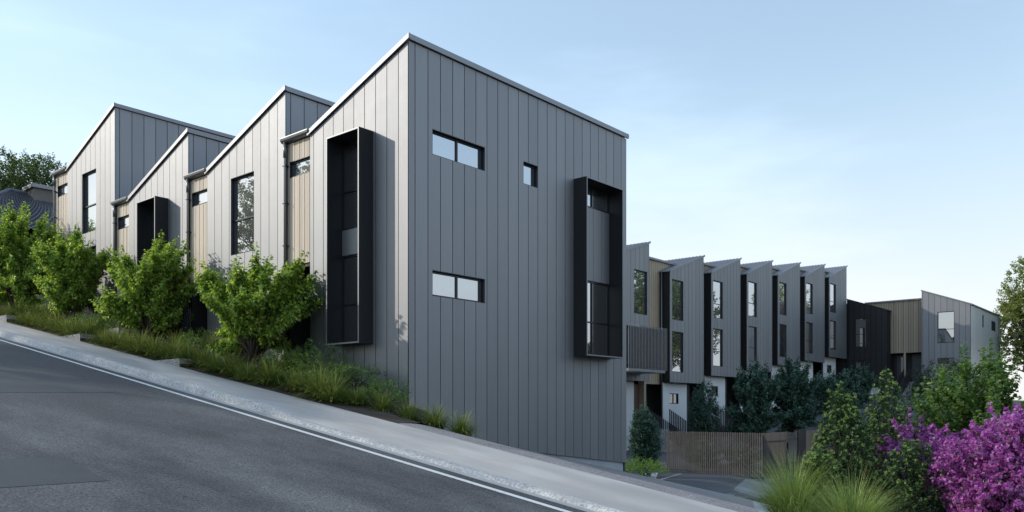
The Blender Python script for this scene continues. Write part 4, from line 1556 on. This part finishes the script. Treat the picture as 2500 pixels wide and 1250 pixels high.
# courtyard conifers and dark trees
G2 = 'dark courtyard trees'
def conifer(base, h, rx, seed, label, mat='leaf_dark'):
    b = Vector(base)
    return plant('slim_conifer', base, label, 'conifer', G2, mat, (b.x, b.y, b.z + h * 0.5), (rx, rx, h * 0.5), 950, 0.22, 13, 0.10, 0.055, seed, stems=1, stem_r=0.04, limb_every=14, single=True, upb=1.1, amp=0.18, inner=0.25, shoots=12, shoot_len=0.35)
conifer((17.5, 5.0, court(17.5, 5) - 0.02), 2.75, 0.58, 101, 'slim dark conifer against the end of the corner house')
conifer((27.4, 7.5, court(27.4, 7.5) - 0.02), 3.35, 0.72, 102, 'slim dark conifer between the slatted stairs')
def dark_tree(base, h, rx, seed, label, nl=56):
    b = Vector(base)
    return shrub('dark_tree', base, label, 'tree', G2, 'leaf_dark', (b.x, b.y, b.z + h * 0.52), (rx, rx, h * 0.5), nl, 34, 0.42, 14, 0.14, 0.095, seed, 0.04)
dark_tree((28.9, 5.4, court(28.9, 5.4)), 4.0, 1.3, 103, 'dark broad tree behind the slat fence, left of the pair')
dark_tree((32.2, 4.7, court(32.2, 4.7)), 4.0, 1.15, 104, 'dark broad tree behind the slat fence, right of the pair')
dark_tree((38.7, 4.8, court(38.7, 4.8)), 3.1, 1.25, 105, 'dark tree below the fifth and farthest gables')
dark_tree((47.9, 6.3, court(47.9, 6.3)), 2.8, 0.9, 106, 'small dark tree in front of the far end house', 30)
for i, (x, yy, hh, lab) in enumerate(((22.3, 4.9, 1.15, 'low dark shrub just behind the left part of the slat fence'), (22.6, 3.0, 1.0, 'low dark shrub just behind the right part of the slat fence'))):
    shrub('fence_shrub', (x, yy, court(x, yy)), lab, 'shrub', 'shrubs behind the slat fence', 'leaf_dark', (x, yy, court(x, yy) + hh * 0.5), (0.7, 1.0, hh * 0.5), 24, 22, 0.25, 12, 0.085, 0.055, 170 + i, 0.02)
plant('round_bush', (37.7, -1.7, -2.0), 'large dark olive rounded bush before the far end house', 'bush', None, 'leaf_olive', (37.7, -1.7, 0.9), (2.0, 2.0, 1.75), 1300, 0.3, 13, 0.10, 0.055, 110, stems=3, stem_r=0.06, limb_every=20, amp=0.10, inner=0.4)
plant('low_shrub', (15.4, 3.9, court(15.4, 3.9)), 'low bright green shrubs at the end of the corner house', 'shrub', None, 'leaf', (15.4, 3.9, court(15.4, 3.9) + 0.42), (1.3, 0.9, 0.42), 520, 0.14, 11, 0.055, 0.036, 111, stems=2, stem_r=0.015, limb_every=30, zmin=-0.2)

# right foreground: pale-tipped hedge shrubs, flowering climber, leafy bush, grass
def tipped(base, h, rx, ry, seed, label, ntw=1000, conical=0.0):
    rng = np.random.default_rng(seed)
    b = np.asarray(base, float)
    r = thing('tipped_hedge', base, label, 'hedge', 'pale tipped hedge shrubs in the foreground')
    c = b + [0, 0, h * 0.47]
    P, D, L, Wd, tint, Pt, Td, Tl = crown(c, (rx, ry, h * 0.53), ntw, 0.13, 13, 0.052, 0.024, rng, inner=0.5, upb=0.7, amp=0.16, spread=0.8)
    taper = lambda Z: 1.12 - 0.55 * np.clip((Z - b[2]) / h, 0, 1.1) ** 1.5
    for A in (P,):
        f = taper(A[:, 2])[:, None]
        A[:, :2] = c[:2] + (A[:, :2] - c[:2]) * f
    V, T = leaves(P - b, D, L, Wd, rng=rng)
    np_mesh('foliage', V, T, M['leaf_hedge'], np.repeat(tint, 4), r, k=3)
    # pale rosettes at the shoot ends of the outer twigs
    E = Pt + Td * Tl[:, None]
    e = (E - c) / np.array([rx, ry, h * 0.53])
    keep = (np.linalg.norm(e, axis=1) > 0.76) & (rng.random(len(e)) < 0.62)
    E, Tdk = E[keep], Td[keep]
    E[:, :2] = c[:2] + (E[:, :2] - c[:2]) * taper(E[:, 2])[:, None]
    nl = 10
    idx = np.repeat(np.arange(len(E)), nl)
    sd = norm(rng.normal(size=(len(idx), 3)))
    LD = norm(Tdk[idx] * 0.9 + sd * 0.75)
    Lr = rng.uniform(0.034, 0.06, len(idx))
    V, T = leaves(E[idx] - b, LD, Lr, Lr * 0.42, rng=rng)
    np_mesh('shoot_tips', V, T, M['leaf_tip'], np.repeat(rng.random(len(idx)), 4), r, k=3)
    mb = MB()
    for j in range(0, len(Pt), 16):
        q = Pt[j].copy()
        q[:2] = c[:2] + (q[:2] - c[:2]) * taper(q[2:3])
        mb.tube([[0, 0, -0.1], ((q - b) * 0.5 + [0, 0, 0.1 * h]), q - b], [0.03, 0.016, 0.004], 5)
    mb.build('stems', M['bark'], r, smooth=True)
    return r
gz = lambda x, yy: max(apron2(x, yy), -3.35) - 0.08
tipped((2.45, -8.2, gz(2.4, -8.2)), 2.50, 0.50, 0.50, 121, 'tall pale tipped hedge shrub nearest the driveway', 1250)
tipped((3.5, -8.6, gz(3.5, -8.6)), 2.85, 0.49, 0.49, 122, 'tallest pale tipped hedge shrub, just right of the one by the driveway', 1250)
tipped((2.45, -9.25, gz(2.4, -9.2)), 1.72, 0.62, 0.62, 123, 'lower pale tipped hedge shrub beside the magenta flowers', 1050)
tipped((1.55, -8.2, gz(1.6, -8.2)), 1.30, 0.48, 0.48, 124, 'low pale tipped hedge shrub behind the bright grass', 700)

def climber(base, c, rad, seed, label, ntw, density=12):
    rng = np.random.default_rng(seed)
    b = np.asarray(base, float)
    r = thing('flowering_climber', base, label, 'flowering shrub', 'magenta flowering shrubs')
    P, D, L, Wd, tint, Pt, Td, Tl = crown(np.asarray(c), rad, ntw, 0.22, density, 0.055, 0.036, rng, inner=0.30, upb=0.4, amp=0.40, spread=1.0, shoots=40, shoot_len=0.35)
    pick = rng.random(len(P)) < 0.42
    V, T = leaves(P[pick] - b, D[pick], L[pick] * 1.1, Wd[pick], rng=rng)
    np_mesh('foliage', V, T, M['leaf_hedge'], np.repeat(tint[pick], 4), r, k=3)
    Pb, Db = P[~pick], D[~pick]
    nb = 3
    idx = np.repeat(np.arange(len(Pb)), nb)
    sd = norm(rng.normal(size=(len(idx), 3)))
    LD = norm(Db[idx] * 0.5 + sd * 0.9)
    Lr = rng.uniform(0.045, 0.075, len(idx))
    V, T = leaves(Pb[idx] - b, LD, Lr, Lr * 0.82, fold=0.35, rng=rng)
    np_mesh('bracts', V, T, M['bract'], np.repeat(np.clip(rng.normal(0.5, 0.24, len(idx)), 0, 1), 4), r, k=3)
    mb = MB()
    for j in range(0, len(Pt), 20):
        mb.tube([[0, 0, -0.1], (Pt[j] - b) * 0.5 + [0, 0, 0.15], Pt[j] - b], [0.03, 0.015, 0.004], 5)
    mb.build('stems', M['bark'], r, smooth=True)
    return r
climber((2.35, -10.6, gz(2.3, -10.5)), (2.3, -10.6, -1.25), (0.78, 0.95, 1.08), 131, 'large magenta flowering shrub in the right bottom corner', 1100)
climber((3.0, -11.4, gz(3.0, -11.4)), (3.0, -11.4, -1.15), (0.8, 0.9, 1.05), 132, 'magenta flowering shrub cut by the right picture edge', 900)
climber((3.3, -9.15, gz(3.3, -9.1)), (3.3, -9.15, -1.25), (0.6, 0.5, 0.95), 133, 'magenta flowers glimpsed between the pale tipped shrubs', 420)
shrub('leafy_bush', (5.0, -9.9, gz(5.0, -9.9)), 'bright leafy bush above the magenta flowers at the right', 'bush', None, 'leaf_mid', (5.0, -10.0, -0.2), (1.15, 1.35, 1.1), 54, 30, 0.32, 14, 0.10, 0.064, 141)
shrub('leafy_bush', (5.4, -8.55, gz(5.4, -8.55)), 'smaller pale green bush left of the bright leafy bush', 'bush', None, 'leaf_mid', (5.4, -8.55, -0.75), (0.55, 0.55, 0.95), 20, 22, 0.22, 13, 0.07, 0.045, 142, 0.02)
lush = []
for i in range(2):
    V, Q, t = tuft_mesh('blades', 1200, 0.86, 0.46, 0.0085, np.random.default_rng(160 + i), 'grass', 6)
    o = np_mesh('blades', V, Q, M['grass_lush'], t)
    lush.append(o.data)
    bpy.data.objects.remove(o)
for i, (x, yy, sc, lab) in enumerate(((0.95, -7.98, 1.22, 'bright fine grass clump beside the driveway, left of two'), (0.0, -9.2, 1.05, 'bright fine grass clump at the bottom edge, right of two'), (1.5, -8.35, 0.8, 'bright fine grass clump tucked between the two others and the hedge'))):
    r = thing('grass_clump', (x, yy, apron2(x, yy) - 0.08), lab, 'grass clump', 'bright foreground grass clumps')
    o = bpy.data.objects.new('blades', lush[i % 2])
    COL.objects.link(o)
    o.parent = r
    o.scale = (sc, sc, sc)
    o.rotation_euler = (0, 0, i * 2.0)

# trees beyond the houses
def big_tree(base, h, rad, seed, label, mat, n, ll=0.22, group='background trees', **kw):
    b = Vector(base)
    return plant('tree', base, label, 'tree', group, mat, (b.x, b.y, b.z + h - rad[2]), rad, n, 0.6, 13, ll, ll * 0.55, seed, stems=1, stem_r=0.18, limb_every=10, single=True, amp=0.3, inner=0.3, **kw)
big_tree((7.5, 43.0, 6.0), 9.6, (4.2, 4.2, 3.4), 201, 'leafy green tree rising behind the tiled roof', 'leaf_tree', 2600)
big_tree((0.2, 39.5, 6.5), 8.2, (3.2, 3.2, 3.0), 202, 'green tree at the upper left edge behind the tiled house', 'leaf_tree', 1800)
big_tree((73.0, -0.2, 1.0), 11.8, (3.6, 3.6, 4.6), 203, 'airy yellow green tree at the right picture edge', 'leaf_gum', 1250, 0.28)
# street trees across the road, seen only as reflections in the glass
for i, (x, yy) in enumerate(((-13.9, 25.0), (-19, 36), (-23, 4), (-30, -12))):
    big_tree((x, yy, zpath(yy)), 9.5 + i * 0.4, (2.9, 2.9, 3.2), 210 + i, ['street tree across the road reflected in the gable windows', 'street tree across the road farther up the hill', 'street tree across the road behind the viewpoint', 'street tree on the opposite verge below the viewpoint'][i], 'leaf_tree', 520, 0.26, 'street trees across the road')

for i, (x, yy, hh) in enumerate(((9, -17, 6.2), (15, -18.5, 6.8), (21.5, -18, 6.4), (28, -19, 7.2), (36, -20, 7.0), (46, -21, 8.0), (58, -20, 8.5))):
    big_tree((x, yy, -3.6), hh + 1.2, (3.4, 3.0, hh * 0.46), 230 + i, 'dense neighbouring tree, number %s along the garden boundary right of the flowers' % ['one', 'two', 'three', 'four', 'five', 'six', 'seven'][i], 'leaf_olive', 900, 0.30, 'trees along the right garden boundary', zmin=-0.9)

for i, (x, yy, hh) in enumerate(((61, -8.5, 13.5), (69, -12, 14.5))):
    big_tree((x, yy, 0.6), hh, (4.6, 4.6, 5.2), 250 + i, ['tall tree beyond the right picture edge mirrored in the row windows', 'tallest tree farther right mirrored in the row windows'][i], 'leaf_tree', 1500, 0.34, 'tall trees right of the courtyard')
